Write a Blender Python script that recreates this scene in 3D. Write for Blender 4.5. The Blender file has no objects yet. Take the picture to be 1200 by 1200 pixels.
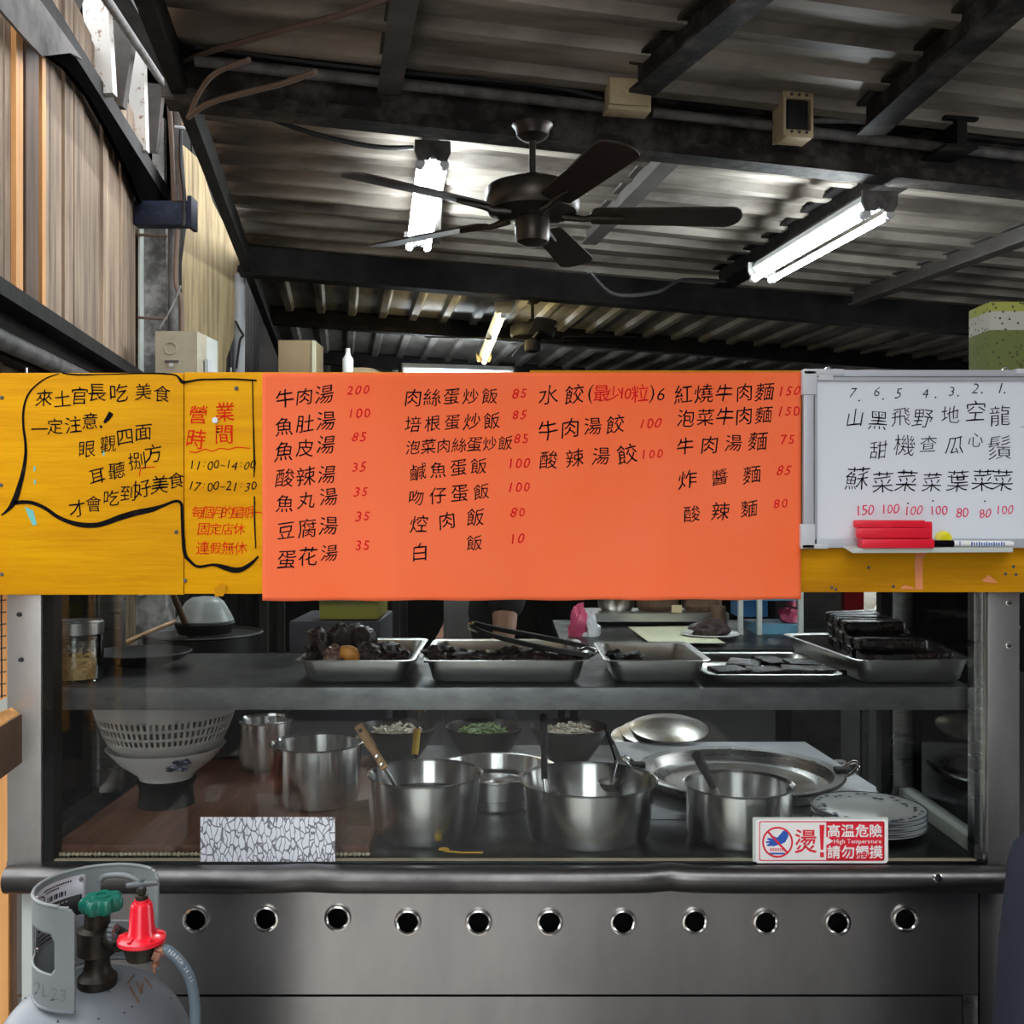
import bpy, bmesh, math, random
from mathutils import Vector, Matrix, Euler, noise
random.seed(7)
S = bpy.context.scene
C = S.collection
PI = math.pi
R = math.radians

# ---------------------------------------------------------------- camera, world, exposure
cam = bpy.data.objects.new('camera', bpy.data.cameras.new('camera'))
C.objects.link(cam); S.camera = cam
cam.location = (0, 0, 1.65); cam.rotation_euler = (R(90), 0, 0)
cam.data.sensor_width = 36; cam.data.lens = 36; cam.data.clip_start = 0.05
w = bpy.data.worlds.new('sky'); S.world = w; w.use_nodes = True
bg = w.node_tree.nodes['Background']
bg.inputs[0].default_value = (0.93, 0.96, 1.0, 1); bg.inputs[1].default_value = 1.0
S.view_settings.view_transform = 'Standard'; S.view_settings.look = 'None'
S.view_settings.exposure = 2.0; S.view_settings.gamma = 1.0
S.view_settings.use_curve_mapping = False
TUBE = 20.0

# ---------------------------------------------------------------- frames of reference
def W(px, py, Y):                       # a point of the place, from where it is seen and how far off it stands
    return Vector(((px - 600) / 1200 * Y, Y, 1.65 - (py - 600) / 1200 * Y))
def SH(u, v, z):                        # the shop's own axes: u across, v into the shop
    return Vector((.986 * u - .164 * v, .164 * u + .986 * v, z))
def roof_z(u): return 3.31 - .045 * u
def roofpt(px, py, dz=0.0):
    a, b = (px - 600) / 1200, (600 - py) / 1200
    t = (1.66 + dz) / (b + .045 * (.986 * a + .164))
    return Vector((a * t, t, 1.65 + b * t))

# ---------------------------------------------------------------- materials
def M(name, col, rough=.5, metal=0.0, col2=None, scale=6.0, stretch=(1, 1, 1), lo=.4, hi=.65, bump=0.0, bscale=None,
      bstretch=None, emit=None, estr=0.0, spec=None, island=0.0, detail=5.0, rough2=None, coat=0.0):
    m = bpy.data.materials.new(name); m.use_nodes = True
    nt = m.node_tree; N = nt.nodes; L = nt.links
    p = N['Principled BSDF']
    p.inputs['Base Color'].default_value = (*col, 1); p.inputs['Roughness'].default_value = rough
    p.inputs['Metallic'].default_value = metal
    if spec is not None: p.inputs['Specular IOR Level'].default_value = spec
    if coat: p.inputs['Coat Weight'].default_value = coat; p.inputs['Coat Roughness'].default_value = .08
    if emit: p.inputs['Emission Color'].default_value = (*emit, 1); p.inputs['Emission Strength'].default_value = estr
    tc = N.new('ShaderNodeTexCoord')
    def nz(sc, st, det):
        mp = N.new('ShaderNodeMapping'); mp.inputs['Scale'].default_value = st
        L.new(tc.outputs['Object'], mp.inputs['Vector'])
        n = N.new('ShaderNodeTexNoise'); n.inputs['Scale'].default_value = sc; n.inputs['Detail'].default_value = det
        n.inputs['Roughness'].default_value = .62
        L.new(mp.outputs[0], n.inputs['Vector']); return n
    out = None
    if col2 is not None:
        n = nz(scale, stretch, detail)
        rp = N.new('ShaderNodeValToRGB'); e = rp.color_ramp.elements
        e[0].position = lo; e[1].position = hi; e[0].color = (*col, 1); e[1].color = (*col2, 1)
        L.new(n.outputs[0], rp.inputs[0]); out = rp.outputs[0]
        if rough2 is not None:
            mr = N.new('ShaderNodeMapRange'); mr.inputs[1].default_value = lo; mr.inputs[2].default_value = hi
            mr.inputs[3].default_value = rough; mr.inputs[4].default_value = rough2
            L.new(n.outputs[0], mr.inputs[0]); L.new(mr.outputs[0], p.inputs['Roughness'])
    if island:
        g = N.new('ShaderNodeNewGeometry'); hs = N.new('ShaderNodeHueSaturation')
        mr = N.new('ShaderNodeMapRange'); mr.inputs[3].default_value = 1 - island; mr.inputs[4].default_value = 1 + island
        L.new(g.outputs['Random Per Island'], mr.inputs[0]); L.new(mr.outputs[0], hs.inputs['Value'])
        if out: L.new(out, hs.inputs['Color'])
        else: hs.inputs['Color'].default_value = (*col, 1)
        out = hs.outputs[0]
    if out: L.new(out, p.inputs['Base Color'])
    if bump:
        n = nz(bscale or scale, bstretch or stretch, 4)
        b = N.new('ShaderNodeBump'); b.inputs['Strength'].default_value = bump; b.inputs['Distance'].default_value = .01
        L.new(n.outputs[0], b.inputs['Height']); L.new(b.outputs[0], p.inputs['Normal'])
    return m

def spun(m, an=.85, flat=None):          # fine brushing stretches what the steel mirrors
    nt = m.node_tree; N = nt.nodes; p = N['Principled BSDF']; p.inputs['Anisotropic'].default_value = an; p.inputs['Anisotropic Rotation'].default_value = .25 if flat is None else 0
    if flat is None:
        t = N.new('ShaderNodeTangent'); t.direction_type = 'RADIAL'; t.axis = 'Z'; nt.links.new(t.outputs[0], p.inputs['Tangent'])
    else:
        t = N.new('ShaderNodeCombineXYZ')
        for i in range(3): t.inputs[i].default_value = flat[i]
        nt.links.new(t.outputs[0], p.inputs['Tangent'])
    return m
def glass_mat():
    m = bpy.data.materials.new('clear_glass'); m.use_nodes = True
    nt = m.node_tree; N = nt.nodes; L = nt.links
    N.remove(N['Principled BSDF'])
    t = N.new('ShaderNodeBsdfTransparent'); t.inputs[0].default_value = (.95, .97, .96, 1)
    g = N.new('ShaderNodeBsdfGlossy'); g.inputs['Roughness'].default_value = .02
    f = N.new('ShaderNodeFresnel'); f.inputs[0].default_value = 1.30
    x = N.new('ShaderNodeMixShader')
    L.new(f.outputs[0], x.inputs[0]); L.new(t.outputs[0], x.inputs[1]); L.new(g.outputs[0], x.inputs[2])
    L.new(x.outputs[0], N['Material Output'].inputs[0])
    return m

def crackle_mat():
    m = M('crackled_silver', (.34, .34, .36), .35, .3)
    nt = m.node_tree; N = nt.nodes; L = nt.links
    tc = N.new('ShaderNodeTexCoord'); mp = N.new('ShaderNodeMapping'); mp.inputs['Scale'].default_value = (1.5, 1, .6)
    nzz = N.new('ShaderNodeTexNoise'); nzz.inputs['Scale'].default_value = 30
    ad = N.new('ShaderNodeMixRGB'); ad.blend_type = 'ADD'; ad.inputs[0].default_value = .02
    v = N.new('ShaderNodeTexVoronoi'); v.feature = 'DISTANCE_TO_EDGE'; v.inputs['Scale'].default_value = 60
    rp = N.new('ShaderNodeValToRGB'); e = rp.color_ramp.elements
    e[0].position = .05; e[1].position = .085; e[0].color = (.2, .2, .22, 1); e[1].color = (.8, .83, .88, 1)
    L.new(tc.outputs['Object'], ad.inputs[1]); L.new(nzz.outputs['Color'], ad.inputs[2]); L.new(ad.outputs[0], mp.inputs[0])
    L.new(tc.outputs['Object'], nzz.inputs['Vector'])
    L.new(mp.outputs[0], v.inputs['Vector']); L.new(v.outputs['Distance'], rp.inputs[0])
    L.new(rp.outputs[0], N['Principled BSDF'].inputs['Base Color'])
    return m

m_steel = M('brushed_steel', (.42, .41, .40), .26, 1, (.30, .29, .28), 3, (1, 1, 14), rough2=.36, bump=.04, bscale=3, bstretch=(2, 1, 60))
m_panel = M('worn_front_steel', (.40, .385, .37), .28, 1, (.25, .24, .235), 1.6, (1.6, 1, .7), .35, .7, rough2=.38, bump=.10, bscale=2.2, bstretch=(1.5, 1, 1))
m_post = M('matt_post_steel', (.60, .58, .55), .42, 1, (.47, .45, .42), 5, (1, 1, .5), rough2=.5)
m_post2 = M('darker_post_steel', (.40, .39, .38), .42, 1, (.30, .29, .285), 5, (1, 1, .5), rough2=.5)  # the post steel again in a darker tone, for the right post
m_shelf = M('scuffed_shelf_steel', (.22, .22, .225), .38, .9, (.12, .12, .12), 7, (1, 1, 2), .4, .7, rough2=.55)
m_rail = M('dull_tube_steel', (.14, .135, .13), .3, 1, (.08, .075, .075), 5, (1, 2, 2), .4, .7, rough2=.45, bump=.1, bscale=5)
m_pot = M('polished_pot_steel', (.74, .73, .72), .23, 1)
spun(m_pot, .9); spun(m_panel, .6, (0, 0, 1)); spun(m_shelf, .5, (0, 0, 1))
m_potin = M('stained_pot_steel', (.42, .40, .37), .3, 1, (.18, .13, .08), 9, (1, 1, 1), .45, .7)
m_tray = M('tray_steel', (.68, .67, .65), .3, 1, (.55, .54, .52), 8, (1, 1, 3), rough2=.4)
m_chrome = M('bright_ring_steel', (.8, .78, .74), .15, 1)
m_dark = M('black_cavity_metal', (.012, .012, .013), .6, 0)
m_shade_black = M('matt_black_board_and_shade', (.002, .002, .002), 1, spec=0)  # serves the dark boarding and the eave shade put in as a sheet
m_rubber = M('black_rubber', (.006, .006, .006), .6, spec=.2)
m_blackmetal = M('black_painted_steel', (.007, .0066, .006), .65, 0, (.022, .019, .017), 5, (1, 1, 1), spec=.2, bump=.2, bscale=30)
m_beam = M('rusty_dark_steel', (.022, .019, .017), .65, .2, (.12, .10, .085), 7, (1, 1, 1), .47, .72, spec=.25, bump=.3, bscale=40)
m_raft = M('grey_brown_steel', (.08, .07, .062), .65, 0, (.13, .115, .105), 6, (1, 1, 1), .4, .7)
m_roof = M('weathered_roof_sheet', (.46, .405, .34), .5, .1, (.10, .082, .066), 1.9, (.45, 1.6, 1), .38, .66, bump=.15, bscale=9)
m_roof2 = M('weathered_far_roof_sheet', (.50, .475, .43), .5, .1, (.13, .12, .105), 2.0, (1.5, .5, 1), .38, .72)
m_plank = M('weathered_plank', (.40, .29, .20), .8, 0, (.16, .11, .08), 3.2, (5, 5, .45), .4, .68, bump=.4, bscale=6, bstretch=(8, 8, .6), island=.28)
m_slat = M('old_bamboo_slat', (.26, .19, .115), .8, 0, (.10, .07, .045), 5, (4, 4, .6), .4, .7, island=.35)
m_orange = M('unfaded_sunlit_lumber', (.88, .44, .15), .6, 0, (.70, .32, .10), 4, (6, 6, .5), .4, .7)  # unfaded wood; its sunlit tone is put into the colour
m_brownwood = M('brown_timber', (.14, .075, .04), .65, 0, (.07, .035, .018), 4, (6, 6, .5), .4, .7)
m_ply = M('pale_rough_plywood', (.55, .43, .24), .85, 0, (.22, .165, .085), 4.5, (5, 5, .35), .38, .68, bump=.6, bscale=6, bstretch=(8, 8, .5))
m_rustwhite = M('rust_flecked_white_paint', (.82, .79, .74), .6, 0, (.30, .15, .08), 28, (1.5, 1.5, 1), .58, .68)
m_conc = M('mottled_concrete', (.10, .098, .095), .8, 0, (.42, .41, .39), 14, (1, 1, 1), .4, .75)
m_blue = M('chipped_navy_paint', (.006, .01, .03), .6, 0, (.012, .022, .06), 30, (1, 1, 1), .5, .6)
m_beige = M('beige_box_plastic', (.43, .38, .27), .55, 0, (.30, .26, .18), 6, (1, 1, 1), .5, .75)
m_palegrey = M('pale_grey_metal', (.55, .58, .53), .5)
m_pvc = M('grey_pvc', (.42, .44, .46), .45)
m_conduit = M('dusty_conduit', (.16, .15, .145), .6, 0, (.07, .065, .06), 14)
m_cable = M('brown_cable', (.16, .105, .075), .6)
m_cableblk = M('black_cable', (.012, .012, .012), .6)
m_card = M('cardboard', (.30, .22, .12), .85, 0, (.25, .18, .10), 5)
m_oldcream = M('yellowed_plastic', (.62, .50, .30), .5, 0, (.40, .28, .14), 12, (1, 1, 1), .5, .8)
m_fan = M('dark_bronze_fan', (.055, .045, .038), .38, .7, (.10, .085, .07), 5)
m_blade = M('dark_walnut_blade', (.03, .018, .013), .45, 0, (.045, .028, .02), 6, (1, 6, 1), island=.1)
m_tubehouse = M('white_lamp_housing', (.72, .74, .74), .45)
m_tubewhite = M('lit_cool_tube', (.9, .95, 1), .4, emit=(.86, .95, 1), estr=TUBE)
m_tubewarm = M('lit_warm_tube', (1, .9, .5), .4, emit=(1, .82, .42), estr=TUBE * .45)
m_yellow = M('yellow_sign_paint', (.80, .375, .001), .6, 0, (.66, .275, .001), 3.5, (.6, 1, 5), .40, .68, spec=.12, bump=.2, bscale=7, bstretch=(.6, 1, 8))
m_mustard = M('mustard_sign_paint', (.60, .27, .002), .65, 0, (.46, .19, .003), 3.5, (.6, 1, 5), .42, .7, spec=.12, bump=.2, bscale=7, bstretch=(.6, 1, 8))
m_peel = M('peeled_pink_undercoat', (.72, .25, .10), .7)
m_turq = M('turquoise_paint_chip', (.18, .55, .50), .6)
m_poster = M('fluorescent_orange_paper', (1.0, .19, .075), .8, 0, (1.0, .145, .035), 1.3, (1, 1, 1), .42, .72, spec=.05)
m_ink = M('black_marker_ink', (.004, .003, .007), .8, spec=.05)
m_bold = M('scuffed_black_paint', (.007, .006, .006), .8, 0, (.06, .035, .03), 30, (1, 1, 1), .58, .78, spec=.05)
m_redink = M('red_marker_ink', (.74, .004, .010), .7, spec=.1)
m_redpaint = M('red_brush_paint', (.72, .02, .004), .7, spec=.1)
m_pinkink = M('crimson_board_marker', (.72, .02, .08), .5)
m_wb = M('whiteboard_enamel', (.74, .77, .82), .3)
m_alu = M('grey_board_frame', (.45, .47, .50), .4, .2)
m_cap = M('pale_corner_plastic', (.56, .58, .60), .45)
m_redfoam = M('red_eraser_plastic', (.75, .008, .03), .35)
m_magnet = M('yellow_magnet_plastic', (.82, .74, .01), .35)
m_white = M('white_plastic', (.82, .82, .80), .4)
m_bluep = M('blue_print', (.02, .10, .45), .4)
m_signred = M('sign_red', (.72, .012, .03), .4)
m_signwhite = M('sign_white', (.85, .83, .80), .4)
m_crackle = crackle_mat()
m_glass = glass_mat()
m_cyl = M('grey_cylinder_paint', (.115, .128, .142), .4, 0, (.09, .10, .113), 4, (1, 1, 1), .45, .75, bump=.05, bscale=12)
m_collar = M('grey_collar_paint', (.175, .19, .19), .42, 0, (.14, .152, .155), 5, (1, 1, 1), .45, .8)
m_green = M('green_valve_plastic', (.004, .11, .075), .3)
m_brass = M('dirty_brass', (.035, .027, .018), .45, .6, (.012, .010, .008), 20)
m_regred = M('red_regulator_enamel', (.72, .01, .025), .25, coat=.3)
m_darkgrey = M('dull_zinc', (.09, .10, .105), .45, .3)
m_hose = M('grey_gas_hose', (.11, .15, .18), .4)
m_copper = M('copper_clamp', (.32, .16, .11), .45, .7)
m_label = M('grey_label_plate', (.42, .42, .46), .4, .3)
m_wood = M('worn_ladle_wood', (.50, .29, .13), .6, 0, (.38, .2, .085), 8, (3, 3, 1))
m_board = M('red_brown_board_wood', (.17, .065, .034), .5, 0, (.085, .032, .018), 5, (8, .7, 8), .4, .7, bump=.2, bscale=8, bstretch=(12, 1, 8))
m_mat = M('frayed_straw', (.55, .47, .32), .85)
m_deck = M('greasy_deck_steel', (.10, .10, .105), .32, 1, (.04, .04, .04), 4, (1, 1, 1), .4, .7, rough2=.5)
m_stove = M('bright_stove_steel', (.58, .59, .62), .38, 1, (.42, .42, .44), 5, (1, 1, 1), .4, .7)
m_meat = M('glazed_braised_meat', (.016, .006, .005), .42, 0, (.045, .014, .010), 25, (1, 1, 1), .4, .7, bump=.9, bscale=70, coat=.2)
m_meat2 = M('black_soy_glaze', (.005, .0025, .0025), .16, 0, (.016, .006, .005), 25, (1, 1, 1), .45, .75, spec=.2, bump=1.0, bscale=38)
m_pink = M('pale_meat_skin', (.20, .10, .075), .35, 0, (.05, .02, .015), 20, (1, 1, 1), .4, .7, bump=.4, bscale=40)
m_tan = M('golden_fried_skin', (.62, .26, .045), .4, 0, (.45, .15, .02), 16)
m_bowl = M('dark_red_lacquer', (.012, .005, .006), .3, spec=.3)
m_greens = M('chopped_green_onion', (.14, .24, .045), .6, 0, (.45, .5, .3), 60, (1, 1, 1), .5, .7)
m_pale = M('pale_shredded_food', (.55, .48, .38), .6)
m_dregs = M('dark_soup', (.012, .007, .005), .12)
m_mustardstain = M('spilt_mustard', (.72, .42, .01), .5)
m_cer = M('white_ceramic', (.72, .71, .70), .25)
m_plastic = M('off_white_plastic', (.42, .385, .36), .5)
m_navyprint = M('navy_glaze', (.03, .035, .08), .3)
m_blackpot = M('sooty_black_metal', (.010, .009, .009), .5, 0, spec=.25)
m_enamel = M('grey_enamel', (.30, .32, .31), .35)
m_clear = m_glass
m_noodle = M('dried_fried_shreds', (.62, .38, .17), .7, 0, (.45, .25, .1), 30, island=.25)
m_seed = M('dark_pepper_seed', (.11, .085, .07), .7, 0, (.4, .36, .32), 90, (1, 1, 1), .5, .6)
m_paper = M('cream_printed_paper', (.60, .60, .42), .8)
m_pinkbag = M('pink_plastic_bag', (.55, .07, .15), .4)
m_whitebag = M('white_plastic_bag', (.62, .62, .64), .4)
m_bluetray = M('blue_tray_plastic', (.03, .16, .36), .4)
m_ltblue = M('pale_blue_plastic', (.12, .30, .42), .4)
m_lime = M('lime_yellow_plastic', (.38, .36, .06), .4)
m_greybox = M('grey_lilac_plastic', (.05, .048, .06), .5)
m_skin = M('person_skin', (.42, .22, .15), .5)
m_shirt = M('black_shirt_cloth', (.012, .012, .014), .85)
m_apron = M('grey_apron_cloth', (.15, .15, .15), .8)
m_hair = M('black_hair', (.01, .008, .007), .5)
m_navy = M('dark_navy_cloth', (.010, .013, .028), .8, bump=.3, bscale=20)
m_lattice = M('green_dotted_fabric', (.30, .34, .10), .8)
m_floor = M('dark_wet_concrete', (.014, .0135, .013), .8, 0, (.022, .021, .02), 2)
m_asphalt = M('asphalt', (.07, .069, .066), .85, 0, (.11, .105, .10), 1.5)
m_slab = M('pale_reflector_slab', (.46, .44, .41), .8, 0, (.30, .285, .265), 1.2)
m_blocker = M('dim_blocker_render', (.05, .045, .04), .85, 0, (.03, .028, .025), 1)  # only for the unseen light blockers across and along the lane
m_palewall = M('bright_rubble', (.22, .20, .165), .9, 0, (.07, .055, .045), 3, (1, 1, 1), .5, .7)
m_darkwall = M('shaded_dark_wall', (.010, .0095, .009), .9, 0, (.022, .02, .018), 2, spec=.1)  # tone lowered so the deep shop stays dark; shade put into the colour
m_leafy = M('dark_green_leaf', (.02, .07, .04), .5, 0, (.05, .14, .09), 12)
m_red = M('red_painted_post', (.62, .008, .02), .4)
m_canvas = M('grey_weathered_canvas', (.16, .15, .14), .9, 0, (.05, .047, .044), 6, (1, 1, 1), .4, .7)

def dotted_mat():                       # lime band, white band and a green mesh band, with dark dots
    m = M('dotted_food_bag', (.6, .6, .55), .7)
    nt = m.node_tree; N = nt.nodes; L = nt.links
    tc = N.new('ShaderNodeTexCoord'); sp = N.new('ShaderNodeSeparateXYZ'); L.new(tc.outputs['Object'], sp.inputs[0])
    rp = N.new('ShaderNodeValToRGB'); rp.color_ramp.interpolation = 'CONSTANT'
    mr = N.new('ShaderNodeMapRange'); mr.inputs[1].default_value = 0; mr.inputs[2].default_value = .24
    L.new(sp.outputs['Z'], mr.inputs[0]); L.new(mr.outputs[0], rp.inputs[0])
    e = rp.color_ramp.elements; e[0].color = (.16, .20, .05, 1); e[1].position = .62; e[1].color = (.55, .55, .47, 1)
    k = e.new(.82); k.color = (.40, .42, .08, 1)
    v = N.new('ShaderNodeTexVoronoi'); v.inputs['Scale'].default_value = 70; L.new(tc.outputs['Object'], v.inputs['Vector'])
    lt = N.new('ShaderNodeMath'); lt.operation = 'LESS_THAN'; lt.inputs[1].default_value = .22; L.new(v.outputs['Distance'], lt.inputs[0])
    mx = N.new('ShaderNodeMixRGB'); L.new(lt.outputs[0], mx.inputs[0]); L.new(rp.outputs[0], mx.inputs[1]); mx.inputs[2].default_value = (.08, .08, .03, 1)
    L.new(mx.outputs[0], N['Principled BSDF'].inputs['Base Color'])
    return m
m_dots = dotted_mat()

# ---------------------------------------------------------------- object helpers
OFF = {}
def link(o):
    C.objects.link(o); return o
def tag(o, label, cat, group=None, kind=None):
    o['label'] = label; o['category'] = cat
    if group: o['group'] = group
    if kind: o['kind'] = kind
    return o
def thing(name, label, cat, loc=(0, 0, 0), group=None, rz=0, local=False):
    o = bpy.data.objects.new(name, None); link(o); o.empty_display_size = .05
    o.location = loc; o.rotation_euler = (0, 0, rz)
    OFF[o.name] = Vector((0, 0, 0)) if local else Vector(loc)
    return tag(o, label, cat, group)
def kids(o): return [x for x in bpy.data.objects if x.parent == o]
def copy_tree(o, parent=None):
    c = o.copy(); link(c)
    if parent: c.parent = parent
    for k in kids(o): copy_tree(k, c)
    return c

class MB:
    def __init__(s): s.bm = bmesh.new()
    def box(s, c, size, rot=None, bev=0.0):
        Mx = Matrix.Translation(Vector(c))
        if rot is not None: Mx = Mx @ (rot if isinstance(rot, Matrix) else Euler(rot).to_matrix().to_4x4())
        Mx = Mx @ Matrix.Diagonal((*size, 1))
        r = bmesh.ops.create_cube(s.bm, size=1, matrix=Mx)
        if bev:
            ed = list({e for v in r['verts'] for e in v.link_edges})
            bmesh.ops.bevel(s.bm, geom=ed, offset=bev, segments=2, affect='EDGES', profile=.6)
        return s
    def bb(s, x0, x1, y0, y1, z0, z1, bev=0.0):
        return s.box(((x0 + x1) / 2, (y0 + y1) / 2, (z0 + z1) / 2), (abs(x1 - x0), abs(y1 - y0), abs(z1 - z0)), None, bev)
    def bar(s, p0, p1, wd, ht, bev=0.0, dz=0.0):    # a beam: runs p0-p1, width across, height up
        p0, p1 = Vector(p0), Vector(p1); d = (p1 - p0); L = d.length; d.normalize()
        up = Vector((0, 0, 1))
        if abs(d.z) > .95: up = Vector((0, 1, 0))
        x = d.cross(up).normalized(); up = x.cross(d).normalized()
        rot = Matrix((x, d, up)).transposed().to_4x4()
        return s.box((p0 + p1) / 2 + up * dz, (wd, L, ht), rot, bev)
    def ring(s, pts): return [s.bm.verts.new(p) for p in pts]
    def skin(s, rings, cap0=True, cap1=True, loop=False):
        n = len(rings[0]); k = len(rings)
        for i in range(k if loop else k - 1):
            a, b = rings[i], rings[(i + 1) % k]
            for j in range(n):
                s.bm.faces.new((a[j], a[(j + 1) % n], b[(j + 1) % n], b[j]))
        if not loop:
            if cap0: s.bm.faces.new(list(reversed(rings[0])))
            if cap1: s.bm.faces.new(rings[-1])
        return s
    def loft(s, rings, cap0=True, cap1=True, loop=False):
        return s.skin([s.ring(r) for r in rings], cap0, cap1, loop)
    def tube(s, pts, r, n=10, close=False):
        P = [Vector(p) for p in pts]; k = len(P); rs = r if isinstance(r, (list, tuple)) else [r] * k
        T = []
        for i in range(k):
            a = P[i - 1] if (i > 0 or close) else P[i]; b = P[(i + 1) % k] if (i < k - 1 or close) else P[i]
            T.append((b - a).normalized())
        x = T[0].orthogonal().normalized(); rings = []
        for i in range(k):
            x = (x - T[i] * x.dot(T[i])).normalized(); y = T[i].cross(x)
            rings.append([P[i] + (x * math.cos(2 * PI * j / n) + y * math.sin(2 * PI * j / n)) * rs[i] for j in range(n)])
        return s.loft(rings, True, True, close)
    def cyl(s, p0, p1, r0, r1=None, n=20): return s.tube([p0, p1], [r0, r0 if r1 is None else r1], n)
    def lathe(s, prof, c, n=48, axis=(0, 0, 1), closed=False):   # prof: (radius, height); first/last radius 0 closes it
        ax = Vector(axis).normalized(); q = Vector((0, 0, 1)).rotation_difference(ax); c = Vector(c)
        rings = []
        for r, z in prof:
            if r < 1e-6: rings.append([s.bm.verts.new(c + q @ Vector((0, 0, z)))])
            else: rings.append(s.ring([c + q @ Vector((r * math.cos(2 * PI * j / n), r * math.sin(2 * PI * j / n), z)) for j in range(n)]))
        k = len(rings)
        for i in range(k if closed else k - 1):
            a, b = rings[i], rings[(i + 1) % k]
            for j in range(n):
                j2 = (j + 1) % n
                if len(a) == 1 and len(b) == 1: continue
                if len(a) == 1: s.bm.faces.new((a[0], b[j2], b[j]))
                elif len(b) == 1: s.bm.faces.new((a[j], a[j2], b[0]))
                else: s.bm.faces.new((a[j], a[j2], b[j2], b[j]))
        return s
    def blob(s, c, rad, seed=0, amp=.2, freq=1.6, sub=3, rot=None):
        r = bmesh.ops.create_icosphere(s.bm, subdivisions=sub, radius=1)
        rm = Euler(rot).to_matrix() if rot else Matrix.Identity(3)
        for v in r['verts']:
            n = noise.fractal(v.co * freq + Vector((seed * 3.1, seed * 1.7, -seed)), .9, 2.1, 4)
            p = v.co * (1 + amp * n)
            v.co = Vector(c) + rm @ Vector((p.x * rad[0], p.y * rad[1], p.z * rad[2]))
        return s
    def prism(s, pts, ext):             # outline (world points) pushed along ext
        a = [s.bm.verts.new(Vector(p)) for p in pts]; b = [s.bm.verts.new(Vector(p) + Vector(ext)) for p in pts]
        s.bm.faces.new(a); s.bm.faces.new(list(reversed(b))); n = len(a)
        for i in range(n): s.bm.faces.new((a[(i + 1) % n], a[i], b[i], b[(i + 1) % n]))
        return s
    def grid(s, f, nu, nv):
        V = [[s.bm.verts.new(f(i / nu, j / nv)) for j in range(nv + 1)] for i in range(nu + 1)]
        for i in range(nu):
            for j in range(nv): s.bm.faces.new((V[i][j], V[i + 1][j], V[i + 1][j + 1], V[i][j + 1]))
        return s
    def build(s, name, mat, parent=None, sharp=38, solid=0.0, local=False):
        bmesh.ops.recalc_face_normals(s.bm, faces=s.bm.faces[:])
        me = bpy.data.meshes.new(name)
        if parent is not None:
            r = parent
            while r.parent: r = r.parent
            off = OFF.get(r.name, Vector(r.location))
            bmesh.ops.translate(s.bm, verts=s.bm.verts[:], vec=-off)
        s.bm.to_mesh(me); s.bm.free()
        for p in me.polygons: p.use_smooth = True
        me.set_sharp_from_angle(angle=R(sharp))
        me.materials.append(mat)
        o = bpy.data.objects.new(name, me); link(o)
        if parent is not None: o.parent = parent
        if solid:
            md = o.modifiers.new('thickness', 'SOLIDIFY'); md.thickness = solid; md.offset = 0
        return o
def struct(name, mb, mat, label=None, cat=None, **k):
    o = mb.build(name, mat, **k); o['kind'] = 'structure'
    if label: o['label'] = label; o['category'] = cat
    return o
def solo(name, mb, mat, label, cat, group=None, **k):
    return tag(mb.build(name, mat, **k), label, cat, group)
def centre_origin(o):                   # a one-mesh thing gets its origin at its base
    xs = [v.co for v in o.data.vertices]
    lo = Vector((min(p.x for p in xs), min(p.y for p in xs), min(p.z for p in xs))); hi = Vector((max(p.x for p in xs), max(p.y for p in xs), max(p.z for p in xs)))
    c = Vector(((lo.x + hi.x) / 2, (lo.y + hi.y) / 2, lo.z))
    for v in o.data.vertices: v.co -= c
    o.location = c; return o
def catmull(P, n=6):
    P = [tuple(p) for p in P]; out = []
    Q = [P[0]] + P + [P[-1]]
    for i in range(1, len(Q) - 2):
        for k in range(n):
            t = k / n
            out.append(tuple(.5 * (2 * b + (c - a) * t + (2 * a - 5 * b + 4 * c - d) * t * t + (3 * b - a - 3 * c + d) * t ** 3)
                             for a, b, c, d in zip(Q[i - 1], Q[i], Q[i + 1], Q[i + 2])))
    out.append(P[-1]); return out
def cable(pts, r, n=8, sm=6): return MB().tube([Vector(p) for p in catmull(pts, sm)], r, n)
def rrect(cx, cy, hx, hy, rad, z, n=6):
    pts = []
    for (sx, sy, a0) in ((1, 1, 0), (-1, 1, 90), (-1, -1, 180), (1, -1, 270)):
        for k in range(n + 1):
            a = R(a0 + 90 * k / n)
            pts.append(Vector((cx + sx * (hx - rad) + rad * math.cos(a), cy + sy * (hy - rad) + rad * math.sin(a), z)))
    return pts

# ---------------------------------------------------------------- handwriting
GL = {}
def glyph(ch, bold=0.0):
    k = (ch, bold)
    if k not in GL:
        cu = bpy.data.curves.new('ink', 'FONT'); cu.body = ch; cu.size = 1; cu.resolution_u = 2; cu.offset = bold
        o = bpy.data.objects.new('ink', cu); C.objects.link(o)
        bpy.context.view_layer.update()
        dg = bpy.context.evaluated_depsgraph_get()
        me = bpy.data.meshes.new_from_object(o.evaluated_get(dg))
        vs = [v.co.copy() for v in me.vertices]; fs = [tuple(p.vertices) for p in me.polygons]
        bpy.data.objects.remove(o); bpy.data.curves.remove(cu); bpy.data.meshes.remove(me)
        if vs:
            cx = (min(v.x for v in vs) + max(v.x for v in vs)) / 2; cy = (min(v.y for v in vs) + max(v.y for v in vs)) / 2
            vs = [(v.x - cx, v.y - cy) for v in vs]
        GL[k] = (vs, fs)
    return GL[k]
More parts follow.
